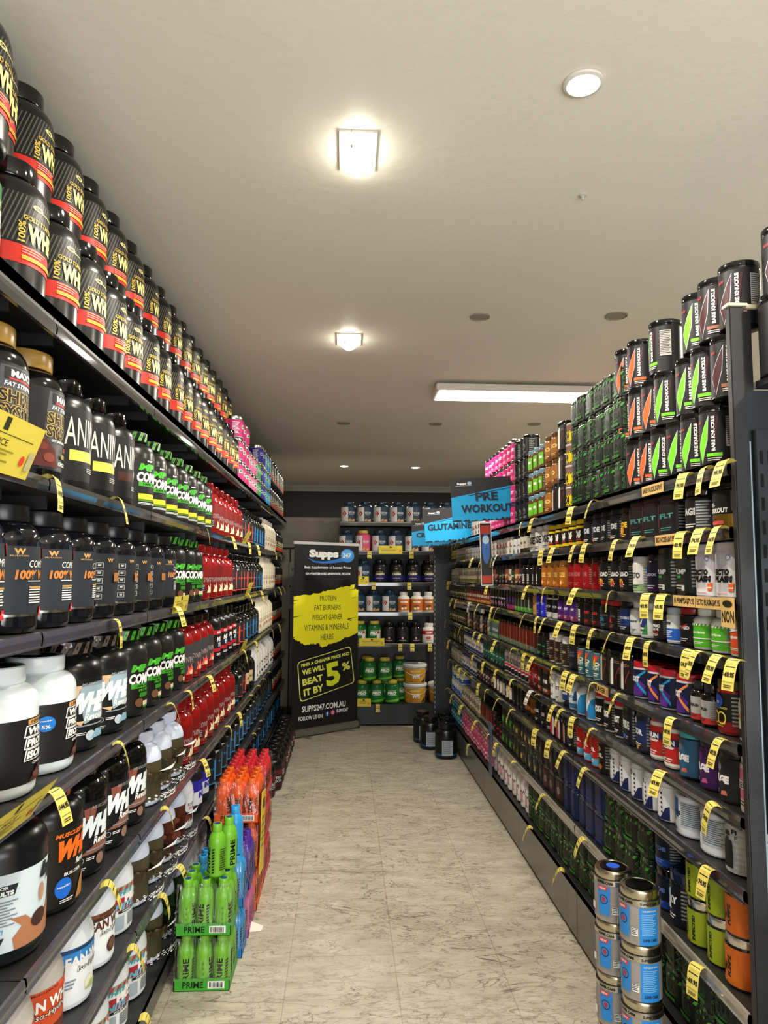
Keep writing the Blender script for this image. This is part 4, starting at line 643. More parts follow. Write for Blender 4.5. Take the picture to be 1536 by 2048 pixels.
P('floorr', 'protein_tub', 'protein tub', 'matt black floor tub with dark red label', 'tub', .088, .27, '#100f10s', '#0c0c0ds', '#151214l', .08, .66, [('r', -PI, PI, .44, .58, '#5a1820l'), ('t', 'NITRO', -.1, .36, 1.0, .08, '#c8c4c0l'), ('t', 'TECH', -.1, .27, .9, .07, '#c8c4c0l'), ('r', -PI, PI, .12, .2, '#4a161cl')])

# ---------------------------------------------------------------- what stands where: (shelf height, start, [(product, end, layers)])
L_RUNS = [
 (2.235, 1.58, [('on', 4.93, 1), ('c_pink', 5.37, 3), ('c_pinkl', 5.82, 2), ('c_green', 6.21, 2), ('c_navy', 6.52, 3), ('c_cyan', 6.96, 3), ('mixed_k', 9.03, 2)]),
 (1.860, 1.30, [('max', 1.89, 1), ('ani_y', 2.28, 1), ('ani_b', 2.61, 1), ('cmb', 4.0, 1), ('syn', 5.09, 1), ('r1_o', 5.66, 1), ('r1_b', 6.59, 1), ('cream', 7.54, 1), ('mixed_k', 9.11, 1)]),
 (1.500, 1.25, [('wc_r', 2.03, 1), ('wc_b', 2.14, 1), ('wc_back', 2.89, 1), ('wc_w', 3.1, 1), ('cmb_p', 3.83, 1), ('syn', 4.73, 1), ('r1_o', 5.82, 1), ('r1_b', 6.49, 1), ('cream', 7.55, 1), ('mixed_k', 9.19, 1)]),
 (1.125, 1.20, [('isow', 1.97, 1), ('wrev', 2.61, 1), ('cmb_p', 3.34, 1), ('syn_g', 4.2, 1), ('nitro', 4.88, 1), ('r1_o', 5.25, 1), ('r1_b', 6.25, 1), ('cream', 7.36, 1), ('mixed_k', 9.27, 1)]),
 (0.740, 1.20, [('bpn', 1.96, 1), ('worg', 2.11, 1), ('wrev_c', 2.71, 1), ('camo', 3.31, 1), ('syn', 4.94, 1), ('darkj', 5.17, 1), ('r1_o', 5.42, 1), ('darkt', 5.85, 1), ('darkj', 6.07, 1), ('cream_b', 7.43, 1), ('mixed_k', 9.35, 1)]),
 (0.420, 1.50, [('lean_o', 2.08, 1), ('lean_b', 2.21, 1), ('lean_c', 2.36, 1), ('pro', 2.7, 1), ('camo', 3.11, 1), ('camo_c', 3.53, 1), ('whitep', 3.76, 1), ('intb', 4.16, 1), ('r1_b', 6.41, 1), ('darkj', 7.49, 1), ('mixed_k', 9.42, 1)]),
 (0.105, 1.90, [('pro', 2.96, 1), ('camo', 3.11, 1), ('camo_g', 3.44, 1), ('whiten', 3.74, 1), ('whitep', 4.13, 1), ('darkj', 5.8, 1), ('r1_b', 9.49, 1)]),
]
R_RUNS = [
 (1.950, 1.95, [('bk_g', 2.34, 1), ('bk_o', 2.7, 1), ('eaa', 3.29, 4), ('c4y', 3.43, 4), ('p1', 3.6, 3), ('gold', 3.86, 3), ('grnamb', 4.12, 3), ('dk', 4.48, 4), ('pinkj', 5.47, 4), ('wred', 6.4, 2), ('pinks', 7.22, 2)]),
 (1.773, 1.95, [('onpre', 2.13, 1), ('silverk', 2.29, 1), ('flt', 2.67, 1), ('pride', 2.79, 1), ('kst', 3.2, 1), ('c4', 3.77, 1), ('occo', 4.13, 1), ('mx2', 4.31, 1), ('wblue', 4.53, 1), ('wred', 5.2, 1), ('wblue', 6.02, 1), ('wgry', 6.93, 1), ('yelj', 7.32, 2)]),
 (1.577, 1.93, [('ecto', 2.11, 1), ('pumpk', 2.39, 1), ('vio', 2.58, 1), ('wgrn', 2.63, 1), ('over', 3.02, 1), ('oxide', 3.48, 1), ('amber', 3.85, 1), ('kw', 4.32, 1), (['mx3', 'mx0', 'mx1', 'mx2', 'mx0', 'mx3', 'mx1'], 5.69, 1), ('wpat', 6.75, 1), ('wgry', 7.33, 1)]),
 (1.415, 1.90, [('arg', 2.01, 1), ('glu', 2.14, 1), ('kr', 2.21, 1), ('now', 2.34, 1), ('noxb', 2.43, 1), ('citg', 2.49, 1), ('cit', 2.56, 1), ('nox', 2.66, 1), ('wml', 2.84, 1), ('brl', 2.93, 1), ('krt', 3.18, 1), ('kw', 3.3, 1), ('purp', 3.57, 1), ('kwf', 3.78, 1), ('blu', 4.04, 1), ('tan', 4.12, 1), ('slg', 4.52, 1), ('slv', 4.77, 1), ('slp', 5.3, 1), ('pord', 6.28, 1), ('mx1', 7.33, 1)]),
 (1.190, 1.88, [('wbk', 1.96, 1), ('rdy', 2.04, 1), ('sbt', 2.19, 1), (['gho_o', 'gho_b'], 2.63, 1), ('p1', 2.99, 1), ('iso', 3.31, 1), ('bigblk', 3.43, 1), ('choc', 3.82, 1), ('kgr', 3.98, 1), ('slr', 4.97, 1), ('grg', 5.35, 1), (['wpat', 'krt', 'mx3'], 6.42, 1), ('mx1', 7.34, 1)]),
 (1.000, 1.88, [('eed', 1.96, 1), ('blg_k', 2.04, 1), ('blg_p', 2.22, 1), ('blg_b', 2.31, 1), ('hauli', 2.51, 1), ('cor', 2.62, 1), ('ide', 2.79, 1), ('gho_r', 3.12, 1), ('bluw', 3.3, 1), ('bluw2', 3.42, 1), ('nox', 3.55, 1), ('wsm', 3.74, 1), ('nik', 4.01, 1), ('rdj', 4.17, 1), ('wkr', 4.82, 1), ('tgr', 5.61, 1), ('wbl', 6.43, 1), ('kw', 7.34, 1)]),
 (0.812, 1.86, [('fit', 2.0, 1), ('isom', 2.37, 1), ('mind', 2.98, 1), ('fuelo', 3.07, 1), ('fuel', 3.35, 1), ('kr', 3.48, 1), ('rw', 3.7, 1), ('bge', 4.05, 1), ('orng', 4.3, 1), ('fly', 4.58, 1), ('brw', 5.15, 1), ('mx3', 5.83, 1), ('wbl', 6.57, 1), ('wgry', 7.35, 1)]),
 (0.505, 1.86, [('pumpz', 2.03, 2), ('infect', 2.31, 2), ('fury', 2.39, 1), ('navj', 2.49, 2), ('eaa', 2.97, 2), ('eaa_b', 3.49, 2), ('eaa_r', 3.93, 2), ('blky', 4.56, 2), ('blkg', 4.92, 2), ('krt', 5.25, 1), ('slr', 5.73, 1), ('wpat', 6.58, 1), ('now', 7.35, 2)]),
 (0.245, 1.70, [('eaa_s', 4.2, 2), ('wbot', 5.26, 1), ('pinks', 6.58, 2), ('tealj', 7.26, 2)]),
]
L_TAGS = [[(6.23, '69.95')], [(1.67, '149.95'), (2.14, '139.95'), (3.48, '99.95'), (4.27, '99.95'), (5.01, '89.95'), (5.5, '89.95'), (5.99, '89.95'), (6.9, '79.95'), (7.35, '79.95'), (7.81, '79.95')], [(2.17, '124.95'), (2.94, '99.95'), (3.95, '99.95'), (5.04, '89.95'), (5.44, '89.95'), (5.81, '89.95'), (6.78, '79.95'), (7.37, '79.95'), (7.82, '79.95')], [(1.76, '144.95'), (2.24, '119.95'), (2.89, '119.95'), (3.21, '99.95'), (3.67, '99.95'), (4.89, '89.95'), (5.53, '89.95'), (6.76, '79.95'), (7.44, '79.95')], [(2.18, '119.95'), (2.85, '79.95'), (3.57, '79.95'), (4.34, '79.95'), (4.75, '79.95'), (5.43, '89.95'), (5.88, '89.95'), (6.26, '89.95'), (6.7, '79.95')], [(2.47, '69.95'), (2.85, '79.95'), (3.12, '99.95'), (3.72, '79.95'), (4.03, '79.95'), (4.54, '79.95'), (4.86, '79.95'), (5.62, '79.95'), (6.1, '79.95')], [(2.65, '69.95')]]
R_TAGS = [[(1.87, '99.95'), (1.97, '99.95'), (2.1, '99.95'), (2.9, '69.95'), (3.18, '69.95'), (3.84, '69.95'), (4.09, '69.95'), (5.48, '59.95'), (6.44, '59.95'), (6.73, '59.95'), (6.92, '59.95')], [(1.91, '44.95'), (2.01, '74.95'), (2.13, '69.95'), (2.46, '79.95'), (2.65, '69.95'), (3.0, '69.95'), (3.14, '69.95'), (3.47, '69.95'), (3.68, '69.95'), (4.09, '69.95'), (4.76, '59.95w'), (4.92, '59.95'), (5.27, '59.95'), (5.68, '59.95'), (6.18, '59.95'), (6.5, '59.95')], [(2.28, '69.95'), (2.4, '69.95'), (2.72, '69.95'), (3.14, '74.95'), (3.62, '74.95'), (3.97, '69.95'), (4.62, '59.95'), (5.07, '59.95'), (5.91, '59.95'), (6.87, '59.95'), (7.06, '59.95')], [(1.86, '69.95'), (1.94, '59.95'), (2.05, '29.95'), (2.11, '24.95'), (2.39, '69.95'), (2.53, '69.95'), (2.72, '64.95'), (2.93, '69.95'), (3.16, '39.95'), (3.37, '59.95'), (3.63, '59.95'), (3.79, '59.95'), (4.04, '59.95'), (4.31, '59.95'), (4.76, '59.95'), (4.94, '59.95'), (5.16, '59.95'), (5.44, '59.95'), (5.85, '59.95w'), (6.54, '59.95'), (6.78, '59.95'), (7.27, '59.95')], [(1.94, '69.95'), (2.24, '69.95'), (2.67, '39.95'), (2.96, '79.95'), (3.19, '75.95'), (3.31, '69.95'), (3.51, '69.95'), (3.88, '59.95'), (4.07, '59.95'), (4.37, '59.95'), (4.84, '59.95'), (4.96, '59.95'), (5.39, '59.95'), (5.62, '59.95'), (6.05, '59.95'), (6.27, '59.95'), (6.49, '59.95'), (7.21, '59.95')], [(2.0, '74.95'), (2.33, '69.95'), (2.97, '79.95'), (3.22, '79.95'), (3.39, '69.95'), (3.5, '69.95'), (3.84, '59.95'), (3.94, '59.95w'), (4.38, '59.95'), (4.83, '59.95'), (5.27, '59.95'), (5.71, '59.95'), (7.01, '59.95'), (7.24, '59.95')], [(2.04, '74.95'), (3.07, '69.95'), (3.36, '74.95'), (3.6, '69.95'), (3.86, '59.95'), (4.41, '59.95'), (4.78, '59.95'), (5.19, '59.95'), (5.47, '59.95'), (5.85, '59.95'), (6.08, '59.95'), (6.36, '59.95'), (6.56, '59.95'), (7.01, '59.95')], [(2.13, '69.95'), (3.12, '69.95'), (3.73, '59.95'), (4.4, '59.95'), (4.87, '59.95'), (5.14, '59.95'), (5.6, '59.95'), (6.27, '59.95'), (6.83, '59.95'), (7.22, '59.95')], [(3.45, '69.95'), (4.02, '69.95'), (5.96, '59.95')]]
BK_ROWS = [[2.09, 2.19, 2.3, 2.37, 2.48, 2.57, 2.64], [2.01, 2.12, 2.2, 2.39, 2.51, 2.6, 2.7], [1.83, 1.95, 2.03, 2.14, 2.42, 2.63, 2.72]]
L_NAMES = ['top left shelf', 'second left shelf', 'third left shelf', 'fourth left shelf', 'fifth left shelf', 'sixth left shelf', 'left base deck']
R_NAMES = ['top right shelf', 'second right shelf', 'third right shelf', 'fourth right shelf', 'fifth right shelf', 'sixth right shelf', 'seventh right shelf', 'eighth right shelf', 'right base deck']
LX, RX = -.70, 1.06
L_TOP = L_RUNS[0][0] + .045      # the top board lies a little above its sloped price strip

# ---------------------------------------------------------------- the room
def slab(name, x0, x1, y0, y1, z0, z1, m):
    b = MB(); b.box(x0, x1, y0, y1, z0, z1, m); return struct(b.build(name, smooth=False))
slab('floor', -1.35, 4.6, -2.6, 11.4, -.1, 0, 'floor_vinyl')
slab('ceiling', -1.35, 4.6, -2.6, 11.4, CEIL, CEIL + .1, 'ceiling_paint')
slab('wall_left', -1.35, -1.25, -2.6, 11.4, 0, CEIL, 'wall_grey')
slab('wall_right', 4.5, 4.6, -2.6, 11.4, 0, CEIL, 'wall_grey')
slab('wall_back', -1.25, 4.5, 11.2, 11.3, 0, CEIL, 'wall_dark')
b = MB()
b.box(-1.25, 4.5, 8.62, 8.72, 0, 2.34, 'wall_grey'); b.box(-1.25, -.06, 8.608, 8.62, 1.955, 1.975, '#1a1917p'); b.box(-.66, -.645, 8.605, 8.62, 0, 1.97, '#2a2824p')
struct(b.build('wall_partition', smooth=False))
b = MB()   # ceiling cornice: stepped cove
for d, z in ((.03, .09), (.05, .06), (.09, .03)): b.box(-1.25, 4.5, 11.2 - d, 11.2, CEIL - z, CEIL, 'cornice')
struct(b.build('trim_1', smooth=False))
b = MB(); b.box(-1.25, 4.5, 8.605, 8.62, 0, .09, '#1b1a18s'); struct(b.build('baseboard_back', smooth=False))
# shopfront behind the camera: low wall, posts and a head beam around the glazing
b = MB(); b.box(-1.25, 4.5, -2.6, -2.5, 0, .25, 'wall_grey'); b.box(-1.25, 4.5, -2.6, -2.5, 2.75, CEIL, 'wall_grey')
for x in (-1.25, .6, 2.5, 4.4): b.box(x, x + .1, -2.6, -2.5, .25, 2.75, '#2a2a2as')
struct(b.build('window_1', smooth=False))

# ---------------------------------------------------------------- lamps and ceiling fittings
def round_light(x, y, r, e, label, drop=.012):
    t = empty('ceiling_downlight', (x, y, CEIL)); tag(t, label, 'ceiling light')
    b = MB(); b.lathe([(r * 1.02, 0), (r * 1.22, -.002), (r * 1.2, -.009), (r * 1.0, -drop)], 40, '#d8d4c8s', cap=False); b.build('rim', t)
    b = MB(); b.lathe([(0, -drop * .8), (r, -drop * .8)], 40, 'lamp_glow'); b.build('lens', t)
    area('downlight_beam', (x, y, CEIL - drop - .012), r * 2, e, WARM, shape='DISK')
round_light(.664, 1.87, .046, 30, 'lit round recessed downlight above the front of the aisle')
round_light(-.02, 9.05, .052, 34, 'small lit round downlight beyond the roll up banner')
round_light(.907, 9.1, .052, 34, 'small lit round downlight beyond the end shelving')
def square_light(x, y, wx, wy, e, label):
    t = empty('ceiling_square_light', (x, y, CEIL)); tag(t, label, 'ceiling light')
    b = MB(); b.box(-wx * .74, wx * .74, -wy * .62, wy * .62, -.006, 0, '#d4cfc0s', .002); b.build('frame', t)
    b = MB(); n = 8     # shallow domed glass
    vs = []; fs = []
    for j in range(n + 1):
        for i in range(n + 1):
            u, v = i / n * 2 - 1, j / n * 2 - 1
            vs.append((u * wx / 2, v * wy / 2, -.014 - .03 * (1 - u * u)))
    for j in range(n):
        for i in range(n): a = j * (n + 1) + i; fs.append((a, a + n + 1, a + n + 2, a + 1))
    b.add(vs, fs, 'lamp_glow'); b.build('diffuser', t)
    b = MB(); b.box(-wx * .3, wx * .3, -wy * .3, wy * .3, -.014, -.006, '#d0ccc0s'); b.build('lamp_holder', t)
    b = MB(); b.lathe([(.0012, -.05), (.0012, 0)], 6, '#8a8678s', c=(-wx * .25, -wy * .62, 0)); b.lathe([(0, -.062), (.004, -.058), (.004, -.052), (0, -.048)], 8, '#8a8678s', c=(-wx * .25, -wy * .62, 0)); b.build('pull_cord', t)
    area('square_beam', (x, y, CEIL - .05), wx, e, WARM, size_y=wy, shape='RECTANGLE')
square_light(.03, 2.24, .085, .18, 38, 'lit square ceiling light with pull cord, the bigger one')
square_light(.013, 4.13, .10, .17, 38, 'lit square ceiling light farther down the aisle')
t = empty('led_batten', (1.245, 5.12, CEIL)); tag(t, 'long lit rectangular batten light across the ceiling', 'ceiling light')
b = MB(); b.box(-.6, .6, -.16, .16, -.075, -.025, '#d0ccc0s', .006); b.build('housing', t)
b = MB(); b.box(-.575, .575, -.14, .14, -.079, -.074, 'panel_glow'); b.build('diffuser', t)
for s in (-1, 1):
    b = MB(); b.box(s * .5 - .015, s * .5 + .015, -.02, .02, -.03, 0, '#a8a498s'); b.build('bracket', t)
area('batten_beam', (1.245, 5.12, CEIL - .09), 1.15, 85, (1, .96, .86), size_y=.28, shape='RECTANGLE')
for i, (x, y, r) in enumerate(((.72, 3.71, .055), (1.45, 3.645, .06), (-.023, 6.49, .062), (.83, 6.46, .062), (1.738, 6.39, .062))):
    b = MB(); b.lathe([(r, 0), (r * .98, -.006), (r * .86, -.007), (r * .84, -.003), (0, -.003)], 32, '#8f8a7cl'); o = b.build('ceiling_speaker', loc=(x, y, CEIL))
    tag(o, ['flat round ceiling speaker above the bare stretch before the batten light', 'flat round ceiling speaker above the stacked black cans', 'flat round ceiling speaker above the banner side, past the batten light', 'flat round ceiling speaker in the middle past the batten light', 'flat round ceiling speaker past the batten light above the shelving'][i], 'ceiling speaker')
b = MB(); b.lathe([(.014, 0), (.014, -.004), (.006, -.008), (.005, -.02), (0, -.022)], 16, '#b8b4a8s'); tag(b.build('sprinkler_head', loc=(.863, 2.46, CEIL)), 'tiny pale sprinkler head on the bare ceiling', 'sprinkler')
# unseen downlights added beyond the shelving and around the camera for extra light
for i, (x, y) in enumerate(((2.6, 3.0), (2.6, 6.5), (.2, -.6), (1.9, .2))):
    round_light(x, y, .052, 110 if i < 2 else 34, ['lit round downlight over the neighbouring aisle near the front', 'lit round downlight over the neighbouring aisle at its end', 'lit round downlight behind the photographer', 'lit round downlight beside the photographer'][i])

# ---------------------------------------------------------------- shelving
def shelf_board(x_lip, side, y0, y1, z, depth, parent, strip, lip_h=.034, art=None, lift=0.0):
    """board with its own price strip; side -1: left shelving, +1: right"""
    b = MB(); xa, xb = sorted((x_lip + side * .004, x_lip + side * depth))
    b.box(xa, xb, y0 + .002, y1 - .002, z - .018 + lift, z + .010 + lift, 'steel_black'); xq = sorted((x_lip + side * .004, x_lip + side * .0055)); b.box(*xq, y0 + .002, y1 - .002, z - .018, z + .010 + lift, 'steel_black')
    for k in range(2):
        yb = y0 + .12 + k * (y1 - y0 - .24); b.box(*sorted((x_lip + side * .05, x_lip + side * depth)), yb - .006, yb + .006, z - .05 + lift, z - .018 + lift, 'steel_black')
    o = b.build('shelf', parent, smooth=False)
    b = MB(); q = x_lip
    prof = [(0, -lip_h * .6), (-side * .004, -lip_h * .55), (-side * .006, 0), (-side * .003, lip_h * .40), (side * .004, lip_h * .44)]
    vs = []
    for (dx, dz) in prof:
        for y in (y0 + .004, y1 - .004): vs.append((q + dx, y, z + dz))
    fs = [(2 * i, 2 * i + 2, 2 * i + 3, 2 * i + 1) for i in range(len(prof) - 1)]
    b.add(vs, fs, strip)
    b.box(*sorted((q - side * .008, q + side * .001)), y0 + .004, y1 - .004, z - lip_h * .62, z - lip_h * .52, strip)
    b.build('price_strip', o, smooth=False)
    return o
L_Z = [r[0] for r in L_RUNS]; R_Z = [r[0] for r in R_RUNS]
def bay(name, side, x_lip, y0, y1, zs, top, depth, label, group, strips, base_h):
    t = empty(name, (0, 0, 0)); tag(t, label, 'shelving', group)
    xb = x_lip + side * depth
    b = MB(); b.box(*sorted((xb, xb + side * .02)), y0 + .002, y1 - .002, 0.0, top, 'steel_black'); b.build('back_panel', t, smooth=False)
    for i, z in enumerate(zs[:-1]): shelf_board(x_lip, side, y0, y1, z, depth, t, strips[i % len(strips)], lift=(.045 if side < 0 else .02) if i == 0 else 0)
    z = zs[-1]
    b = MB(); xa, xc = sorted((x_lip, xb)); b.box(xa, xc, y0 + .002, y1 - .002, z - .02, z + .008, 'steel_black')
    b.box(*sorted((x_lip + side * .03, x_lip + side * .05)), y0, y1, 0, .03, '#0b0b0bs')
    o = b.build('base_deck', t, smooth=False)
    b = MB(); b.box(*sorted((x_lip, x_lip + side * .015)), y0 + .003, y1 - .003, .025, z + .005, base_h); b.build('kick_plate', o, smooth=False)
    b = MB(); b.box(*sorted((xb - side * .04, xb)), y1 - .04, y1 - .003, 0, top, 'steel_black')
    for k in range(int(top / .05)): b.box(*sorted((xb - side * .041, xb - side * .039)), y1 - .024, y1 - .019, .03 + k * .05, .055 + k * .05, '#000000p')
    b.build('upright', t, smooth=False)
    return t
LB = [-.1, .80, 1.70, 2.58, 3.5, 4.4, 5.3, 6.2, 7.1, 7.95, 8.55]
for i in range(1, 10):
    bay('shelving_bay', -1, LX, LB[i], LB[i + 1], L_Z, 2.42, .45, 'black steel shelving bay, ' + nth(i - 1) + ' from the front along the left wall', 'left wall shelving bays', ['strip_grey', 'strip_grey', 'strip_clear', 'strip_clear', 'strip_clear', 'strip_clear'], 'kick_steel')
RB = [1.89, 3.29, 4.36, 5.44, 6.5, 7.3]
for i in range(5):
    bay('shelving_bay', 1, RX, RB[i], RB[i + 1], R_Z, 2.3, .42, 'black steel shelving bay, ' + nth(i) + ' from the front along the right side', 'right side shelving bays', ['strip_grey', 'strip_grey', 'strip_grey', 'strip_grey', 'strip_grey', 'strip_grey', 'strip_grey', 'strip_light'], 'kick_steel')

def tub_gap(p): return 2 * PROD[p]['R'] * 1.06 + .004
def fill(side, x_lip, z, y0, runs, where):
    y = y0
    for prod, yend, layers in runs:
        k = 0
        while True:
            p = prod if isinstance(prod, str) else prod[k % len(prod)]
            meshes(p)
            R = PROD[p]['R']; pit = tub_gap(p)
            if y + R > yend + .03 and k > 0: break
            if y + R > (8.5 if side < 0 else 7.28): break
            yc = y + R
            x = x_lip + side * (R + .022 + random.uniform(0, .008))
            for j in range(layers):
                rz = (0 if side < 0 else PI) + random.uniform(-.16, .16)
                pp = p
                if p == 'on' and random.random() < .3: pp = 'on_gold'
                if p == 'isow' and k == 3: pp = 'isow_s'
                if pp == 'gold' and j == 0 and k % 2 == 0: pp = 'p1'
                item(pp, x + side * random.uniform(0, .003) * j, yc + random.uniform(-.003, .003), z + .0115 + j * (PROD[p]['H'] + .0015), rz, where, ['', ''][0] if layers == 1 else ['in bottom row', 'in second row', 'in third row', 'in fourth row', 'in fifth row'][j])
            y += pit; k += 1
        y = max(y, min(yend, y + .06))
for i, (z, y0, runs) in enumerate(L_RUNS): fill(-1, LX, z if i else L_TOP, y0, runs, L_NAMES[i])
item('cpro_w', LX - .11, 1.46, L_TOP + .0115, .1, L_NAMES[0], 'before the whey tubs')
item('on', LX - .12, 1.455, L_TOP + .0115 + .247, 0, L_NAMES[0], 'on the green tub')
for i, (z, y0, runs) in enumerate(R_RUNS): fill(1, RX, z, y0, (runs[2:] if i == 0 else runs), R_NAMES[i]) if i else fill(1, RX, z + .02, BK_ROWS[0][-1] + .06, runs[2:], R_NAMES[i])
# second layer of whey tubs on the top left shelf, standing on the caps below
y = 1.66
while y < 5.1:
    item('on' if random.random() > .25 else 'on_gold', LX - .205, y, L_TOP + .0115 + .3315, random.uniform(-.12, .12), L_NAMES[0], 'in upper row')
    y += .222
# three tiers of black cans at the front of the top right shelf
BKP = [['bk_g'] * 4 + ['bk_o'] * 3, ['bk_m', 'bk_g', 'bk_g', 'bk_g', 'bk_o', 'bk_o', 'bk_o'], ['bk_m', 'bk_m', 'bk_m', 'bk_g', 'bk_g', 'bk_o', 'bk_o']]
BK_ROWS[2] = BK_ROWS[2][1:]; BKP[2] = BKP[2][1:]
for j, ys in enumerate(BK_ROWS):
    last = 0
    for k, y in enumerate(ys):
        y = max(y, last + .113); last = y
        item(BKP[j][k], RX + .08 + (.0 if k % 2 else .004), y, R_Z[0] + .0315 + j * .1915, PI + (.05 if (j, k) == (2, 3) else random.uniform(.62, .92)), R_NAMES[0], ['in bottom tier', 'in middle tier', 'in upper tier'][j])

# ---------------------------------------------------------------- price tags
_TAG = {}
def tag_mesh(s):
    if s in _TAG: return _TAG[s]
    white = s.endswith('w'); txt = s.rstrip('w'); yel = '#dccb66l' if not white else '#d8d6ccl'
    b = MB(); W = .045
    # path out of the lip, over and down: (out, z)
    path = [(-.002, .0), (.010, .005), (.020, .003), (.027, -.005), (.032, -.019), (.036, -.036), (.040, -.056), (.042, -.078)]
    lens = [0]
    for i in range(1, len(path)): lens.append(lens[-1] + math.dist(path[i], path[i - 1]))
    def at(u, v, h):
        v = max(0, min(lens[-1] - 1e-6, v)); i = max(j for j in range(len(lens)) if lens[j] <= v); i = min(i, len(path) - 2); f = (v - lens[i]) / (lens[i + 1] - lens[i])
        x = path[i][0] + (path[i + 1][0] - path[i][0]) * f; z = path[i][1] + (path[i + 1][1] - path[i][1]) * f
        dx, dz = path[i + 1][0] - path[i][0], path[i + 1][1] - path[i][1]; n = math.hypot(dx, dz)
        return (x - dz / n * h, u, z + dx / n * h)
    T = .0006
    for i in range(len(path) - 1):
        for h, fl in ((0, 0), (-T, 1)):
            q = [at(-W / 2, lens[i], h), at(W / 2, lens[i], h), at(W / 2, lens[i + 1] - 1e-5, h), at(-W / 2, lens[i + 1] - 1e-5, h)]
            b.add(q, [(0, 3, 2, 1) if fl else (0, 1, 2, 3)], yel)
    L0 = lens[-1]
    ops = [('r', -W * .40, W * .40, L0 - .084, L0 - .061, '#1a1a14l'), ('t', 'Supps', -.004, L0 - .0725, .023, .011, yel, 0, 0, .03), ('c', .012, L0 - .0725, .0045, .0045, yel),
           ('t', '$', -.0190, L0 - .042, .0035, .009, '#18180fl'), ('t', txt, .002, L0 - .042, .035, .014, '#18180fl', 0, 0, .05), ('r', -W * .42, W * .42, L0 - .0225, L0 - .0215, '#3a3818l'), ('l', -.014, .016, L0 - .017, L0 - .007, 2, '#3a3818l')]
    for ly, vs, fs, m in art_faces(ops):
        # v runs down the tag: mirror so that letters stand upright
        if m == yel and len(vs) < 3: continue
        lo, hi = min(v for _, v in vs), max(v for _, v in vs)
        b.add([at(u, (lo + hi) - v, .0003 + ly * .00018) for u, v in vs], fs, m)
    _TAG[s] = b.mesh('price_tag', smooth=False); return _TAG[s]
def hang_tag(side, y, z, s, where, k):
    o = put('price_tag', tag_mesh(s), None, (LX + .007 if side < 0 else RX - .007, y, z + .012), (0 if side < 0 else PI))
    o.rotation_euler = (random.uniform(-.05, .05), random.uniform(-.22, .12), (0 if side < 0 else PI) + random.uniform(-.30, .30))
    tag(o, ('white' if s.endswith('w') else 'yellow') + ' curled price tag reading ' + s.rstrip('w') + ', ' + nth(k) + ' from the front, ' + where, 'price tag', 'price tags, ' + where)
for i, ts in enumerate(L_TAGS):
    for k, (y, s) in enumerate(ts): hang_tag(-1, y, L_Z[i], s, L_NAMES[i], k)
for i, ts in enumerate(R_TAGS):
    for k, (y, s) in enumerate(ts): hang_tag(1, y, R_Z[i], s, R_NAMES[i], k)

# flat promo cards standing in the price strips
def promo_card(side, y, z, w_, h_, lean, label, txt=None, beige=False, out=.01):
    b = MB(); c = '#cdbc48l' if not beige else '#cda96al'
    th = .0015
    sx = 1 if side < 0 else -1
    def at(u, v, h): return (sx * (h + v * math.sin(lean)), sx * u, v * math.cos(lean))
    for h0, fl in ((0, 0), (-th, 1)):
        b.add([at(-w_ / 2, 0, h0), at(w_ / 2, 0, h0), at(w_ / 2, h_, h0), at(-w_ / 2, h_, h0)], [(0, 1, 2, 3) if not fl else (0, 3, 2, 1)], c)
    if txt: ops = [('t', txt, 0, h_ * (.35 if txt == 'NON' else .5), w_ * .9, h_ * (.4 if txt == 'NON' else .62), '#241c10l', 0, 0, .03)] + ([('c', 0, h_ * .78, w_ * .36, h_ * .12, '#241c10l')] if txt == 'NON' else [])
    else: ops = [('r', -.01, .01, h_ * .72, h_ * .95, '#2a2a14l'), ('r', -w_ * .46, w_ * .40, h_ * .66, h_ * .675, '#3a3a10l'), ('t', 'HALF-PRICE', -w_ * .12, h_ * .52, w_ * .42, h_ * .12, '#2c2c12l', 0, 0, 0), ('l', -w_ * .44, w_ * .2, h_ * .15, h_ * .40, 4, '#8a8020l'), ('c', w_ * .34, h_ * .30, h_ * .08, h_ * .1, '#d84030l'), ('r', w_ * .40, w_ * .47, h_ * .15, h_ * .5, '#b0a880l')]
    flat_art(b, ops, at, .0004)
    o = b.build('promo_card' if not beige else 'shelf_label', smooth=False, loc=((LX + out) if side < 0 else (RX - out), y, z))
    tag(o, label, 'promo card' if not beige else 'shelf label'); return o
promo_card(-1, 1.40, L_Z[1] - .01, .32, .115, .35, 'yellow half price promo card on the second left shelf before the gold lidded tubs')
promo_card(-1, 1.50, L_Z[3] - .012, .34, .10, .6, 'yellow half price promo card on the fourth left shelf before the white tubs')
promo_card(-1, 3.05, L_Z[2] - .01, .26, .07, .15, 'yellow promo card on the third left shelf below the green lidded tubs')
promo_card(-1, 5.1, L_Z[2] + .0, .22, .10, .35, 'yellow promo card on the third left shelf beneath the orange numeral bottles')
promo_card(-1, 4.9, L_Z[3] + .0, .22, .09, .35, 'yellow promo card on the fourth left shelf beneath the blue numeral bottles')
promo_card(-1, 4.9, L_Z[1] + .0, .18, .09, .45, 'folded yellow promo card on the second left shelf')
promo_card(1, 2.363, R_Z[0] - .02, .17, .034, 0, 'beige strip label for the black cans on the top right shelf', 'BARE KNUCKLE-$99.95', True)
promo_card(1, 2.277, R_Z[1] - .02, .15, .034, 0, 'beige strip label under the flat black tubs, second right shelf', 'BIG NOISE-$69.95', True)
promo_card(1, 2.16, R_Z[2] - .02, .142, .034, 0, "beige strip label under the large black tub, third right shelf", "N PUMP'D-$79.95", True)
promo_card(1, 2.013, R_Z[2] - .02, .145, .034, 0, 'beige strip label under the white splash tubs, third right shelf', 'ECTO PLASM-$49.95', True)
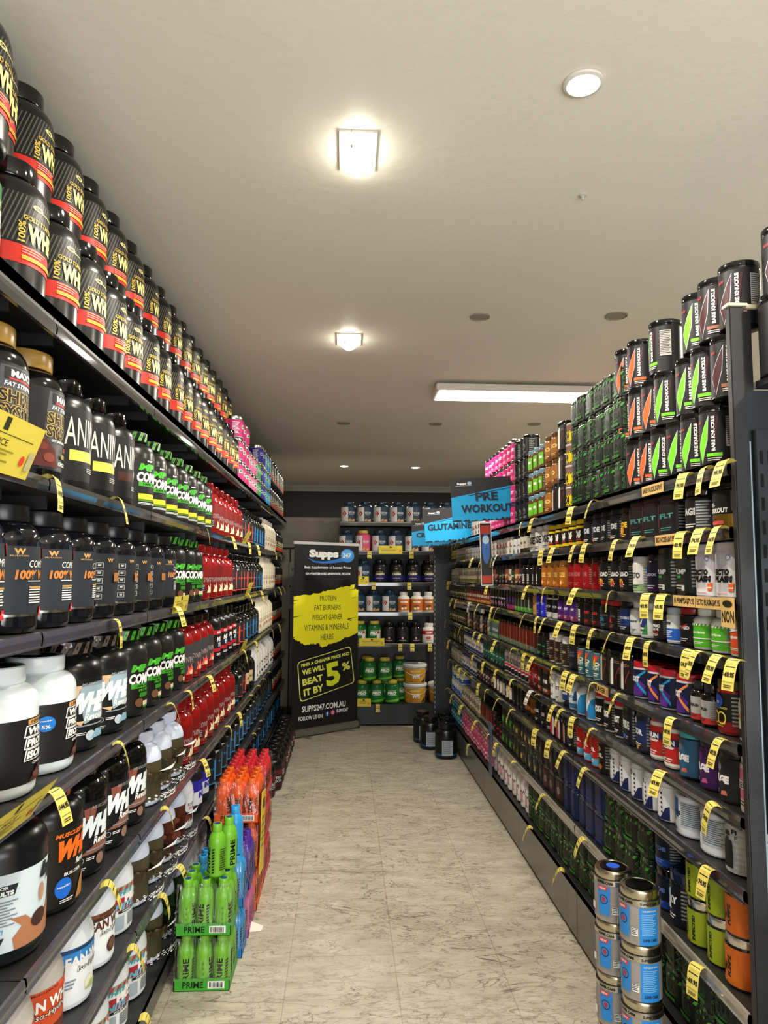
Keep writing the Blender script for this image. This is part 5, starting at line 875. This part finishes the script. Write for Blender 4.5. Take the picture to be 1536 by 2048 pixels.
promo_card(1, 1.901, R_Z[2] - .065, .07, .082, 0, 'orange beige card reading NON beside the black post', 'NON', True, .014)
promo_card(1, 2.9, R_Z[4] - .02, .16, .036, 0, 'beige strip label on the fifth right shelf under the square jars', 'PLAYER 1', True)

# ---------------------------------------------------------------- end post and the neighbouring bay at the front right
t = empty('shelving_end_post', (0, 0, 0)); tag(t, 'tall black steel end post with pale bent top cap', 'shelving post')
b = MB(); b.box(1.061, 1.104, 1.862, 1.886, 0, 2.40, 'steel_black', .003); b.build('post', t, smooth=False)
b = MB(); b.box(1.055, 1.11, 1.855, 1.89, 2.40, 2.408, '#c8bfa0s'); b.box(1.11, 1.185, 1.862, 1.872, 2.396, 2.408, '#c8bfa0s'); b.build('top_cap', t, smooth=False)
b = MB(); b.box(1.106, 1.50, 1.872, 1.886, 0, 2.165, 'steel_teal'); b.box(1.106, 1.128, 1.872, 1.886, 2.165, 2.39, 'steel_black'); b.box(1.104, 1.1075, 1.862, 1.872, 0, 2.02, '#8fa4acs'); b.build('side_panel', t, smooth=False)
b = MB(); b.box(1.116, 1.166, 1.850, 1.872, 0, 2.05, 'steel_teal')
for k in range(30):
    z = .1 + k * .064; b.box(1.124, 1.132, 1.8485, 1.8505, z, z + .036, '#020304p'); b.box(1.146, 1.154, 1.8485, 1.8505, z, z + .036, '#020304p')
b.build('slotted_rail', t, smooth=False)
t = empty('shelving_bay', (0, 0, 0)); tag(t, 'black shelving bay nearest the camera behind the black post', 'shelving')
b = MB(); b.box(1.135, 1.55, 1.1, 1.886, 2.172, 2.19, 'steel_black'); o = b.build('shelf', t, smooth=False)
for z in (1.72, 1.42, 1.1, .75, .4):
    b = MB(); b.box(1.20, 1.6, 1.0, 1.80, z - .02, z, 'steel_black'); o = b.build('shelf', t, smooth=False)
    b = MB(); b.box(1.192, 1.2, 1.0, 1.80, z - .035, z + .004, 'strip_grey'); b.build('price_strip', o, smooth=False)
b = MB(); b.box(1.6, 1.62, 1.0, 1.80, 0, 2.3, 'steel_black'); b.build('back_panel', t, smooth=False)
P('bigback', 'protein_tub', 'protein tub', 'black tub covered in fine white print', 'can', .085, .225, '#121112s', '#0c0c0cg', '#141214l', .03, .88,
  [('l', -1.3, 0.0, .30, .84, 18, '#c8c4bcl'), ('ring', -.65, .16, .22, .07, .3, '#e0dcd4l'), ('c', -.65, .16, .1, .03, '#e0dcd4l'), ('r', -1.3, -.7, .80, .83, WHT)])
item('bigback', 1.212, 1.815, 2.1905, PI + 1.6, 'shelf nearest camera')
item('bk_m', 1.20, 1.82, 2.1905 + .2265, PI + .9, 'shelf nearest camera', 'on the printed tub')
item('citg', 1.275, 1.70, 1.4205, PI, 'shelf nearest camera')
o = put('price_tag', tag_mesh('99.95'), None, (1.185, 1.74, 1.73), PI); tag(o, 'yellow price tag reading 99.95 on the bay nearest the camera', 'price tag')

# ---------------------------------------------------------------- silver and blue tub towers at the front right, standing on the floor
for k in range(4): item('superc', .955, 2.33, .0005 + k * .1665, PI + .40, 'front floor tower', ['at the bottom', 'one up', 'two up', 'on top'][k])
for k in range(4): item('superc', .925, 2.475, .0005 + k * .1665, PI + .75, 'rear floor tower', ['at the bottom', 'one up', 'two up', 'on top'][k])
b = MB(); b.lathe([(.022, 0), (.022, .0008), (0, .0008)], 20, '#1c54c4l'); tag(b.build('round_sticker', loc=(.925, 2.475, .0005 + 4 * .1665 - .001)), 'small blue round sticker on top of the rear silver tub tower', 'sticker')
item('eaa_r', 1.005, 2.12, .0005, PI, 'floor beside tower')

# ---------------------------------------------------------------- bottled drinks in printed trays on the floor
DR = {}
def drink(color, cap, dark):
    if color in DR: return DR[color]
    R, H = .0345, .205
    b = MB()
    b.lathe([(.8 * R, 0), (.97 * R, .004), (R, .012), (R, .03), (.96 * R, .034), (R, .038), (R, .058), (.965 * R, .062), (R, .066), (R, .092), (.96 * R, .096), (R, .10), (R, .128), (.97 * R, .142), (.85 * R, .158), (.62 * R, .170), (.50 * R, .175), (.50 * R, .18)], 28, color)
    l = MB(); l.lathe([(.56 * R, .176), (.58 * R, .178), (.58 * R, .200), (.53 * R, .205), (0, .205)], 32, cap, rib=.03, ribz=(.177, .201)); l.lathe([(.0, .2055), (.4 * R, .2055)], 16, dark)
    ops = [('t', 'PRIME', -.1, .33, .50, .70, '#15180cl', 0, 90, .03)] + [('p', [(.55, .08 + k * .055), (.85, .10 + k * .055), (.85, .13 + k * .055), (.55, .11 + k * .055)], '#15180cl') for k in range(9)] + [('ring', -1.1, .2 + k * .1, .09, .018, .3, '#2c3a14l') for k in range(4)] + [('l', 1.4, 2.2, .12, .55, 10, '#2c3a14l')]
    k = wrap_label('label', R * 1.005, .045, .62, color, ops, H)
    DR[color] = (b.mesh('drink_bottle'), l.mesh('cap'), k); return DR[color]
def drink_bottle(colors, x, y, z, rz, label, group):
    b, l, k = drink(*colors); o = put('drink_bottle', b, None, (x, y, z), rz); put('cap', l, o); put('label', k, o); tag(o, label, 'drink bottle', group); return o
def tray(x0, x1, y0, y1, z, col, name, level, wrap_h=.0, wrap=True):
    t = empty('bottle_tray', ((x0 + x1) / 2, (y0 + y1) / 2, z)); hx, hy = (x1 - x0) / 2, (y1 - y0) / 2
    b = MB(); b.box(-hx, hx, -hy, hy, 0, .002, col); T = .0025
    b.box(-hx, hx, -hy, -hy + T, 0, .048, col); b.box(-hx, hx, hy - T, hy, 0, .048, col); b.box(-hx, -hx + T, -hy, hy, 0, .04, col); b.box(hx - T, hx, -hy, hy, 0, .04, col)
    flat_art(b, [('t', 'PRIME', -hx * .32, .024, hx * .75, .024, '#14200cl', 0, 0, .02), ('r', hx * .22, hx * .82, .010, .038, '#e8e8e0l')] + [('r', hx * (.27 + .05 * k), hx * (.27 + .05 * k + (.02 if k % 3 else .033)), .014, .034, '#181818l') for k in range(10)], lambda u, v, h: (u, -hy - h, v))
    b.build('cardboard', t, smooth=False)
    if wrap:
        b = MB(); e = .003; zt = .196
        b.add([(-hx - e, -hy - e, .04), (hx + e, -hy - e, .04), (hx + e, hy + e, .04), (-hx - e, hy + e, .04), (-hx, -hy + .01, zt), (hx, -hy + .01, zt), (hx, hy - .01, zt), (-hx, hy - .01, zt)], [(1, 2, 6, 5), (2, 3, 7, 6), (3, 0, 4, 7), (0, 1, 5, 4)], 'clear_film'); b.build('plastic_wrap', t, smooth=False)
    tag(t, name + ' printed drink tray, ' + level + ' of its stack', 'drink tray', 'printed drink trays'); return t
PR = {'lime green': ('#6aae2as', '#72b42cs', '#2c5a9cl'), 'sky blue': ('#2d94d4s', '#3aa0e0s', '#1c6aa8l'), 'purple': ('#4a2890s', '#54309cs', '#341c70l'), 'orange': ('#e0581cs', '#e8641cs', '#b0400cl'), 'red': ('#c02830s', '#cc3038s', '#8a1820l'), 'pink': ('#c8609cs', '#d070a8s', '#a04880l')}
TR = {'lime green': '#3d9a2cl', 'sky blue': '#2070b8l', 'purple': '#3c2488l', 'orange': '#e05c24l', 'red': '#c03030l', 'pink': '#b85090l'}
def case(cname, x0, y0, z, nx, ny, level, tag_row, wrap=True, skip=()):
    px, py = .0715, .0715; x1, y1 = x0 + nx * px + .004, y0 + ny * py + .004
    tray(x0, x1, y0, y1, z, TR[cname], cname, level, wrap=wrap)
    n = 0
    for j in range(ny):
        for i in range(nx):
            if (i, j) in skip: continue
            drink_bottle(PR[cname], x0 + .002 + (i + .5) * px, y0 + .002 + (j + .5) * py, z + .0025, -PI / 2 + random.choice((-.25, .0, .3, 1.2)), cname + ' capped drink bottle, ' + nth(j) + ' row from the front, ' + nth(i) + ' across, ' + level + ' tray', cname + ' drink bottles')
            n += 1
LEV = ['lowest', 'second', 'third']
for lv in range(2): case('lime green', -.66, 3.01, .0005 + lv * .2095, 3, 3 if lv else 3, LEV[lv], 0)
for k, (x, y) in enumerate(((-.515, 3.075), (-.48, 3.155))):
    drink_bottle(PR['lime green'], x, y, .0005 + .2095 * 2 - .001, -PI / 2 + (.8 if k else -.9), ['single lime green drink bottle standing loose on its stack, the front one', 'single lime green drink bottle standing loose on its stack, the one behind'][k], 'loose drink bottles')
for lv in range(2): case('sky blue', -.645, 3.25, .0005 + lv * .2095, 3, 2, LEV[lv], 0)
drink_bottle(PR['sky blue'], -.475, 3.30, .419, 2.2, 'single sky blue drink bottle standing loose on the blue stack', 'loose drink bottles')
for lv in range(2): case('purple' if lv else 'pink', -.64, 3.42, .0005 + lv * .2095, 3, 3, LEV[lv], 0)
for lv in range(3): case('orange', -.635, 3.68, .0005 + lv * .2095, 3, 4, LEV[lv], 0)
for lv in range(3): case('red', -.635, 3.99, .0005 + lv * .2095, 3, 5, LEV[lv], 0)
# yellow price board leaning on the orange trays
b = MB(); xf = Matrix.Translation((-.405, 3.72, .17)) @ Matrix.Rotation(-.16, 4, 'X')
b.box(0, .003, -.06, .10, 0, .38, '#dcc024l', xf=xf)
flat_art(b, [('t', 'PRIME', .02, .32, .12, .05, '#2a2608l', 0, 0, .05), ('l', -.04, .08, .10, .26, 5, '#8a7a10l')], lambda u, v, h: tuple(xf @ Vector((.003 + h, u, v))))
tag(b.build('price_board', smooth=False), 'yellow price board leaning on the side of the orange drink stack', 'price board')
# a scrap of paper by the pink bottles
b = MB(); b.add([(-.03, -.03, 0), (.03, -.02, 0), (.035, .03, .0), (-.02, .035, .018), (-.035, .01, .026)], [(0, 1, 2, 3, 4)], '#dcd8ccl'); o = b.build('paper_scrap', loc=(-.40, 3.50, .0015)); tag(o, 'small curled white paper scrap on the floor by the drink trays', 'paper')

# ---------------------------------------------------------------- tubs on the floor at both far corners
for i in range(8):
    y = 5.70 + .19 * i
    if y < 7.15: item('floorr', -.555, y, .0005, random.uniform(-1.2, .3), 'far left floor')
item('floorr', -.59, 5.50, .0005, -.6, 'far left floor')
for i, (x, y) in enumerate(((.94, 6.60), (.84, 6.95), (.80, 7.22))): item('floorb', x, y, .0005, -PI / 2 + .5, 'far right floor')
for i, (x, y) in enumerate(((.99, 6.88), (1.0, 7.12))): item('floorb', x, y, .0005, -PI / 2 + .5, 'far right floor', 'against the deck')

# ---------------------------------------------------------------- end shelving across the back
EZ = [2.225, 1.90, 1.555, 1.225, .88, .225]; EY = 7.95
t = empty('end_shelving', (0, 0, 0)); tag(t, 'black shelving unit across the end of the aisle', 'shelving')
b = MB(); b.box(-.06, 1.62, 8.42, 8.44, 0, 2.3, 'steel_black')
for i in range(36):
    for j in range(3): b.box(-.05 + i * .03, -.044 + i * .03, 8.4185, 8.42, 2.05 + j * .045, 2.056 + j * .045, '#2e2e2cp')
b.build('back_panel', t, smooth=False)
def end_shelf(x0, x1, z, top=False):
    b = MB(); b.box(x0, x1, EY + .004, 8.42, z - .018, z + .010, 'steel_black'); o = b.build('shelf', t, smooth=False)
    b = MB(); b.box(x0, x1, EY - .004, EY + .004, z - .026, z + .014, 'strip_grey'); b.box(x0, x1, EY - .006, EY - .003, z + .008, z + .015, '#8a8680s'); b.build('price_strip', o, smooth=False)
end_shelf(-.06, 1.6, EZ[0]); end_shelf(-.06, 1.0, EZ[1])
for z in EZ[2:5]: end_shelf(-.06, 1.0, z)
b = MB(); b.box(-.06, 1.3, EY, 8.42, EZ[5] - .02, EZ[5] + .01, 'steel_black'); o = b.build('base_deck', t, smooth=False)
b = MB(); b.box(-.06, 1.3, EY - .002, EY + .012, .02, EZ[5] + .004, 'steel_teal'); b.build('kick_plate', o, smooth=False)
for x in (-.075, 1.0):
    b = MB(); b.box(x, x + .015, 8.37, 8.42, 0, 2.23, 'steel_black'); b.build('upright', t, smooth=False)
t2 = empty('pegboard_end_panel', (1.10, 7.45, 0)); tag(t2, 'dark perforated end panel between the end shelving and the long shelving', 'shelving panel')
b = MB(); b.box(-.14, .06, 0, .03, 0, 1.96, 'steel_teal')
for r in range(3):
    for zz in range(8):
        for c_ in range(3): b.box(-.10 + c_ * .05, -.093 + c_ * .05, -.001, .0, .7 + r * .25 + zz * .022, .707 + r * .25 + zz * .022, '#6a7478p')
b.build('panel', t2, smooth=False)
b = MB(); b.box(-.165, -.14, 0, .03, 0, 1.96, 'steel_black', .003)
for k in range(36): b.box(-.156, -.149, -.001, 0, .08 + k * .05, .105 + k * .05, '#a8b0b4s')
b.build('slotted_post', t2, smooth=False)
EF = -PI / 2
def erow(z, xs, keys, row='', y=EY + .11, where='end shelving'):
    for x, kk in zip(xs, keys): item(kk, x, y + random.uniform(-.004, .006), z + .0115, EF + random.uniform(-.12, .05), where, row)
xe = lambda px: (px - 690) / 1420 * 8.07
erow(EZ[0], [xe(697 + i * 32.6) for i in range(7)], ['iso_n'] * 7, 'on its top board')
erow(EZ[1], [xe(693), xe(726), xe(759), xe(792), xe(825), xe(858)], ['iso_n', 'iso_p', 'iso_n', 'iso_n', 'iso_n', 'iso_n'], 'on its second board')
erow(EZ[2], [xe(694), xe(727.5), xe(761), xe(793), xe(825.6), xe(857)], ['iso_n', 'iso_n', 'casein', 'casein', 'casein', 'casein'], 'on its third board')
erow(EZ[3], [xe(688), xe(718), xe(748), xe(780), xe(808), xe(834), xe(857)], ['iso_n', 'iso_n', 'iso_n', 'iso_n', 'prot_o', 'prot_o', 'prot_o'], 'on its fourth board')
erow(EZ[4], [xe(693), xe(721), xe(750), xe(779), xe(806), xe(832), xe(858)], ['cpro', 'cpro_w', 'cpro_w', 'prok', 'prok', 'prok', 'leanr'], 'on its fifth board')
erow(EZ[5], [xe(697), xe(727), xe(756), xe(786)], ['cpro'] * 4, 'in bottom row')
for px in (741, 771): item('cpro', xe(px), EY + .105, EZ[5] + .0115 + .2465, EF, 'end shelving', 'in stacked row')
for px in (739, 770, 801): item('cpro', xe(px) * 1.03, EY + .30, EZ[5] + .0115, EF, 'end shelving', 'in back row')
for px in (735, 800): item('cpro', xe(px) * 1.03, EY + .30, EZ[5] + .0115 + .2465, EF, 'end shelving', 'on the back row')
def bucket(x, z, label):
    t = empty('protein_bucket', (x, EY + .145, z)); t.rotation_euler = (0, 0, EF); tag(t, label, 'bucket')
    b = MB(); b.lathe([(.105, 0), (.110, .004), (.124, .172), (.130, .174), (.130, .182), (.122, .184)], 40, '#b8b4a8s'); b.build('body', t)
    b = MB(); b.lathe([(.134, .178), (.137, .182), (.137, .205), (.131, .212), (.122, .206), (0, .206)], 40, '#d8d8d4s'); b.build('lid', t)
    me = wrap_label('label', .1185, .05, .86, '#c08c24l', [('p', [(-.7, .06), (.5, .06), (.1, .5), (-.5, .5)], '#a8721cl'), ('t', 'WPI', .0, .42, .75, .28, '#e8e4dcl', 3, 0, .08), ('p', [(.5, .06), (1.1, .06), (1.1, .4)], '#3a2a20l'), ('l', -.5, .5, .66, .76, 2, '#e8d8a0l')], .185)
    for v in me.vertices:
        k = 1 + (v.co.z / .184 - .5) * .125; v.co.x *= k; v.co.y *= k
    put('label', me, t)
    b = MB(); n = 14; pts = [(.0, .134 * math.cos(PI * i / n), .165 - .07 * math.sin(PI * i / n)) for i in range(n + 1)]
    for i in range(n):
        p, q = Vector(pts[i]), Vector(pts[i + 1]); w_ = .128 * math.sin(PI * (i) / n) * 1.05; w2 = .128 * math.sin(PI * (i + 1) / n) * 1.05
        p.x = w_; q.x = w2; b.add([(p.x + .003, p.y, p.z - .003), (p.x + .003, p.y, p.z + .003), (q.x + .003, q.y, q.z + .003), (q.x + .003, q.y, q.z - .003), (p.x + .008, p.y, p.z), (q.x + .008, q.y, q.z)], [(0, 4, 5, 3), (1, 2, 5, 4), (0, 1, 4), (3, 5, 2)], '#c8c8c4s')
    b.build('handle', t)
bucket(xe(831), EZ[5] + .0115, 'white lidded gold bucket, lower of the two'); bucket(xe(831), EZ[5] + .0115 + .213, 'white lidded gold bucket, upper of the two'); bucket(xe(881), EZ[5] + .0115, 'white lidded bucket half hidden by the end upright')
def end_tag(px, z, k, where):
    o = put('price_tag', tag_mesh('69.95' if k % 2 else '99.95'), None, (xe(px) * EY / 8.07, EY - .007, z + .012), EF); tag(o, 'small yellow price tag, ' + nth(k) + ' along the ' + where + ' of the end shelving', 'price tag', 'price tags on the end shelving')
for z, ps, wn in ((EZ[1], (739, 823), 'second board'), (EZ[2], (748, 818.6), 'third board'), (EZ[3], (820.6,), 'fourth board'), (EZ[4], (801, 825, 860), 'fifth board'), (EZ[5], (757.5,), 'base deck')):
    for k, px in enumerate(ps): end_tag(px, z, k, wn)
def end_card(px0, px1, z, h_, label):
    x0, x1 = xe(px0) * EY / 8.07, xe(px1) * EY / 8.07; b = MB(); b.box(x0, x1, EY - .012, EY - .010, z - .012, z - .012 + h_, '#dcc634l')
    flat_art(b, [('r', (x0 + x1) / 2 - .012, (x0 + x1) / 2 + .012, z - .012 + h_ * .72, z - .012 + h_ * .92, '#2a2a14l'), ('l', x0 + .03, x1 - .05, z + .01, z + h_ * .5, 2, '#8a8020l'), ('c', x1 - .025, z + .02, .012, .014, '#c8863cl')], lambda u, v, h: (u, EY - .012 - h, v))
    tag(b.build('promo_card', smooth=False), label, 'promo card')
end_card(758, 805, EZ[1], .09, 'yellow promo card on the second board of the end shelving'); end_card(717, 738, EZ[2], .09, 'yellow promo card on the third board of the end shelving')
end_card(720, 770, EZ[4], .085, 'yellow promo card on the fifth board of the end shelving'); end_card(716, 744, EZ[5], .085, 'yellow promo card on the base deck of the end shelving')

# ---------------------------------------------------------------- roll up banner
A = Vector((-.523, 7.37, 0)); B_ = Vector((.155, 7.885, 0)); ang = math.atan2((B_ - A).y, (B_ - A).x)
t = empty('roll_up_banner', A, ang); tag(t, 'tall black and yellow roll up banner in front of the end shelving', 'banner')
W = .85
b = MB(); b.box(0, W, -.05, .05, .012, .085, '#a8a6a0r', .012); b.box(.0, .02, -.055, .055, .01, .088, '#3a3a3as', .003); b.box(W - .02, W, -.055, .055, .01, .088, '#3a3a3as', .003)
b.build('base_cassette', t)
for x in (.15, W - .15):
    b = MB(); b.box(x - .02, x + .02, -.14, .14, 0, .012, '#77756es', .003); b.build('foot', t)
b = MB(); b.box(-.004, W + .004, -.008, .012, 1.965, 1.995, '#c8c8c4s', .004); b.build('top_rail', t)
b = MB(); b.lathe([(.008, .08), (.008, 1.97)], 12, '#8a8a88r', c=(W / 2, .03, 0)); b.build('support_pole', t)
def bu(x): return (x - 160) / 447 * W
def bv(y): return .085 + (1.97 - .085) * (1712 - y) / (1712 - 485)
b = MB(); b.box(.003, W - .003, -.001, 0, .08, 1.97, '#17171al')
Y = '#e3dc24l'
ops = []
ops.append(('p', [(bu(x), bv(y)) for x, y in ((218, 533), (245, 575), (300, 600), (360, 602), (420, 592), (485, 575), (500, 600), (430, 612), (350, 617), (290, 608), (240, 570))], '#2c6ec0l'))
ops += [('c', bu(525), bv(558), .093, .074, '#3c84d0l'), ('c', bu(520), bv(548), .075, .05, '#58a0dcl'), ('t', 'Supps', bu(360), bv(555), .385, .105, WHT, 0, 0, .07), ('t', '247', bu(520), bv(557), .115, .05, WHT),
        ('t', 'Best Supplements at Lowest Prices', bu(390), bv(645), .61, .036, WHT), ('t', '42A WANTIRNA RD, RINGWOOD, VIC-3134', bu(391), bv(688), .59, .028, WHT, 0, 0, .04)]
def rough(pts, n=9, amp=.010):
    out = []; rnd = random.Random(3)
    for i in range(len(pts)):
        p, q = Vector((*pts[i], 0)), Vector((*pts[(i + 1) % len(pts)], 0)); d = (q - p); nn = Vector((-d.y, d.x, 0)).normalized()
        for k in range(n):
            r = p + d * (k / n) + nn * (rnd.uniform(-amp, amp) if k else 0); out.append((max(.004, min(W - .004, r.x)), r.y))
    return out
yp = [(bu(x), bv(y)) for x, y in ((150, 838), (310, 822), (450, 790), (585, 762), (565, 800), (607, 795), (607, 1100), (500, 1140), (350, 1190), (330, 1160), (250, 1165), (175, 1128), (147, 1095))]
ops.append(('p', rough(yp), Y))
for x0, y0, x1, y1, h in ((150, 868, 200, 860, 7), (150, 890, 185, 884, 5), (150, 975, 225, 968, 7), (540, 800, 600, 790, 5), (530, 1003, 600, 992, 9), (545, 1015, 590, 1010, 4), (160, 1110, 190, 1104, 6), (560, 855, 604, 850, 4)):
    ops.append(('p', [(bu(x0), bv(y0)), (bu(x1), bv(y1)), (bu(x0), bv(y0 + h))], '#17171al'))
for s, x0, x1, y0, y1 in (('PROTEIN', 335, 446, 836, 871), ('FAT BURNERS', 299, 478, 901, 936), ('WEIGHT GAINER', 282, 491, 966, 1004), ('VITAMINS & MINERALS', 233, 536, 1033, 1073), ('HERBS', 343, 430, 1101, 1139)):
    ops.append(('t', s, bu((x0 + x1) / 2), bv((y0 + y1) / 2), bu(x1) - bu(x0), bv(y0) - bv(y1), '#222218l', 0, 0, .0))
cor = [(bu(x), bv(y)) for x, y in ((190, 1275), (552, 1194), (583, 1452), (212, 1540))]
def rrect(c, r):
    out = []
    for i in range(4):
        p = Vector(c[i]); a = (Vector(c[i - 1]) - p).normalized(); q = (Vector(c[(i + 1) % 4]) - p).normalized()
        for k in range(6):
            f = k / 5; s0 = p + a * r; s1 = p + q * r; out.append(tuple(s0 * (1 - f) ** 2 + p * 2 * f * (1 - f) + s1 * f ** 2))
    return out
o1 = rrect(cor, .045); cx = sum(p[0] for p in o1) / len(o1); cy = sum(p[1] for p in o1) / len(o1)
o2 = [(cx + (x - cx) * .972, cy + (y - cy) * .965) for x, y in o1]
ops += [('p', o1, '#e6e678l'), ('p', o2, '#17171al')]
G = '#dce060l'
for s, x, y, wd, h, c in (('FIND A CHEAPER PRICE AND', 380, 1272, 330, 22, G), ('WE WILL', 298, 1335, 152, 36, G), ('BEAT', 293, 1402, 135, 44, G), ('IT BY', 300, 1470, 132, 46, G), ('5', 428, 1375, 98, 160, '#d4e02cl'), ('%', 520, 1330, 58, 56, G)):
    ops.append(('t', s, bu(x), bv(y), wd / 447 * W, h / 1227 * 1.885, c, 0, 8, .04))
ops += [('t', 'SUPPS247.COM.AU', bu(372), bv(1588), .56, .062, WHT), ('t', 'FOLLOW US ON', bu(283), bv(1648), .30, .042, WHT), ('c', bu(393), bv(1640), .026, .026, '#2c4a98l'), ('t', 'f', bu(393), bv(1640), .016, .036, WHT, 0, 0, .05),
        ('c', bu(430), bv(1635), .026, .026, '#c8487cl'), ('ring', bu(430), bv(1635), .014, .014, .25, WHT), ('t', 'SUPPS247', bu(496), bv(1630), .155, .036, WHT)]
flat_art(b, ops, lambda u, v, h: (u, -.001 - h, v), .0002)
b.build('banner_sheet', t, smooth=False)

# ---------------------------------------------------------------- notices on the partition wall
for i, (z0, z1, x0, x1, tx) in enumerate(((1.52, 1.80, -.66, -.52, 'STOP'), (1.24, 1.50, -.67, -.53, None))):
    b = MB(); b.box(x0, x1, 8.598, 8.604, z0, z1, '#8a8880l'); 
    if tx: flat_art(b, [('t', tx, (x0 + x1) / 2, z1 - .09, .10, .04, '#202020l')], lambda u, v, h: (u, 8.598 - h, v))
    else: flat_art(b, [('l', x0 + .02, x1 - .02, z0 + .05, z1 - .05, 6, '#55534cl')], lambda u, v, h: (u, 8.598 - h, v))
    tag(b.build('wall_notice', smooth=False), ['upper pale paper notice on the partition wall', 'lower pale paper notice on the partition wall'][i], 'notice')

# ---------------------------------------------------------------- hanging category signs
def sign(x0, x1, y, z0, z1, tilt, text, label, yaw=0.0):
    w_, h_ = x1 - x0, z1 - z0
    t = empty('aisle_sign', ((x0 + x1) / 2, y, (z0 + z1) / 2)); t.rotation_euler = (0, tilt, yaw); tag(t, label, 'sign', 'category signs over the right shelving')
    b = MB(); b.box(-w_ / 2, w_ / 2, 0, .004, -h_ / 2, h_ / 2, '#242226l')
    X, Z = w_ / 2, h_ / 2
    ops = [('p', rough2([(-X, -Z * .98), (X, -Z * .92)], [(X, Z * .62), (-X, Z * .12)]), '#1690c4l'), ('p', [(-X * .5, Z * .16), (X, Z * .50), (X, Z * .53), (-X * .48, Z * .20)], '#16303cl'),
           ('t', 'Supps', -X * .66, Z * .74, w_ * .14, h_ * .055, WHT, 0, 0, .05), ('c', -X * .42, Z * .76, w_ * .035, h_ * .04, '#8aa0b8l'), ('l', -X * .85, -X * .35, Z * .62, Z * .66, 1, '#a0a4a8l')]
    n = len(text)
    for i, s in enumerate(text): ops.append(('t', s, (0.04 if n > 1 else .0) * w_, -.12 * Z + (.27 * h_ * (n - 1 - i) - .15 * h_ * (n > 1)), w_ * (.114 * len(s) if n > 1 else .097 * len(s)), h_ * (.19 if n > 1 else .19), '#182430l', 0, 0, .04))
    flat_art(b, ops, lambda u, v, h: (u, -h, v), .0006)
    b.build('sign_board', t, smooth=False)
    b = MB(); b.lathe([(.006, -h_ / 2 - .02), (.006, -h_ / 2 + .10)], 10, '#30302es', c=(w_ * .38, .010, 0)); b.build('stem', t)
def rough2(bot, top, n=40):
    r = random.Random(5); (x0, z0), (x1, z1) = bot
    return [(x0 + (x1 - x0) * i / n, z0 + (z1 - z0) * i / n + r.uniform(-.006, .012)) for i in range(n + 1)] + list(top)
sign(.70, 1.14, 4.64, 2.01, 2.30, -.06, ['PRE', 'WORKOUT'], 'black and cyan sign reading PRE WORKOUT')
sign(.685, 1.12, 6.1, 1.945, 2.235, -.08, ['GLUTAMINE'], 'black and cyan sign reading GLUTAMINE')
sign(.67, 1.08, 7.1, 1.94, 2.205, -.05, ['CREATINE'], 'black and cyan sign reading CREATINE')
# framed poster board between the jars on the upper right shelves
t = empty('framed_board', (.995, 4.93, 1.60)); t.rotation_euler = (0, -.03, -.1); tag(t, 'white framed black and red board with a blue capsule picture', 'framed board')
b = MB(); b.box(-.041, .041, 0, .012, -.02, .42, '#e4e0dcl'); b.build('frame', t, smooth=False)
b = MB(); b.box(-.037, .037, -.002, 0, -.014, .414, '#1a1614l'); flat_art(b, [('r', -.034, .034, .34, .40, '#a83420l'), ('r', -.034, .034, -.005, .05, '#a83420l'), ('c', 0, .24, .028, .11, '#2f5c9cl'), ('c', 0, .30, .024, .03, '#a8c0d8l')], lambda u, v, h: (u, -.002 - h, v)); b.build('picture', t, smooth=False)
# blue grey card standing on the base deck of the right shelving
b = MB(); b.box(-.002, .002, -.05, .05, 0, .36, '#4a5a74l'); tag(b.build('header_card', loc=(1.045, 5.12, .25), smooth=False), 'tall blue grey card standing on the base deck between pink and white containers', 'card')
bpy.context.view_layer.update()
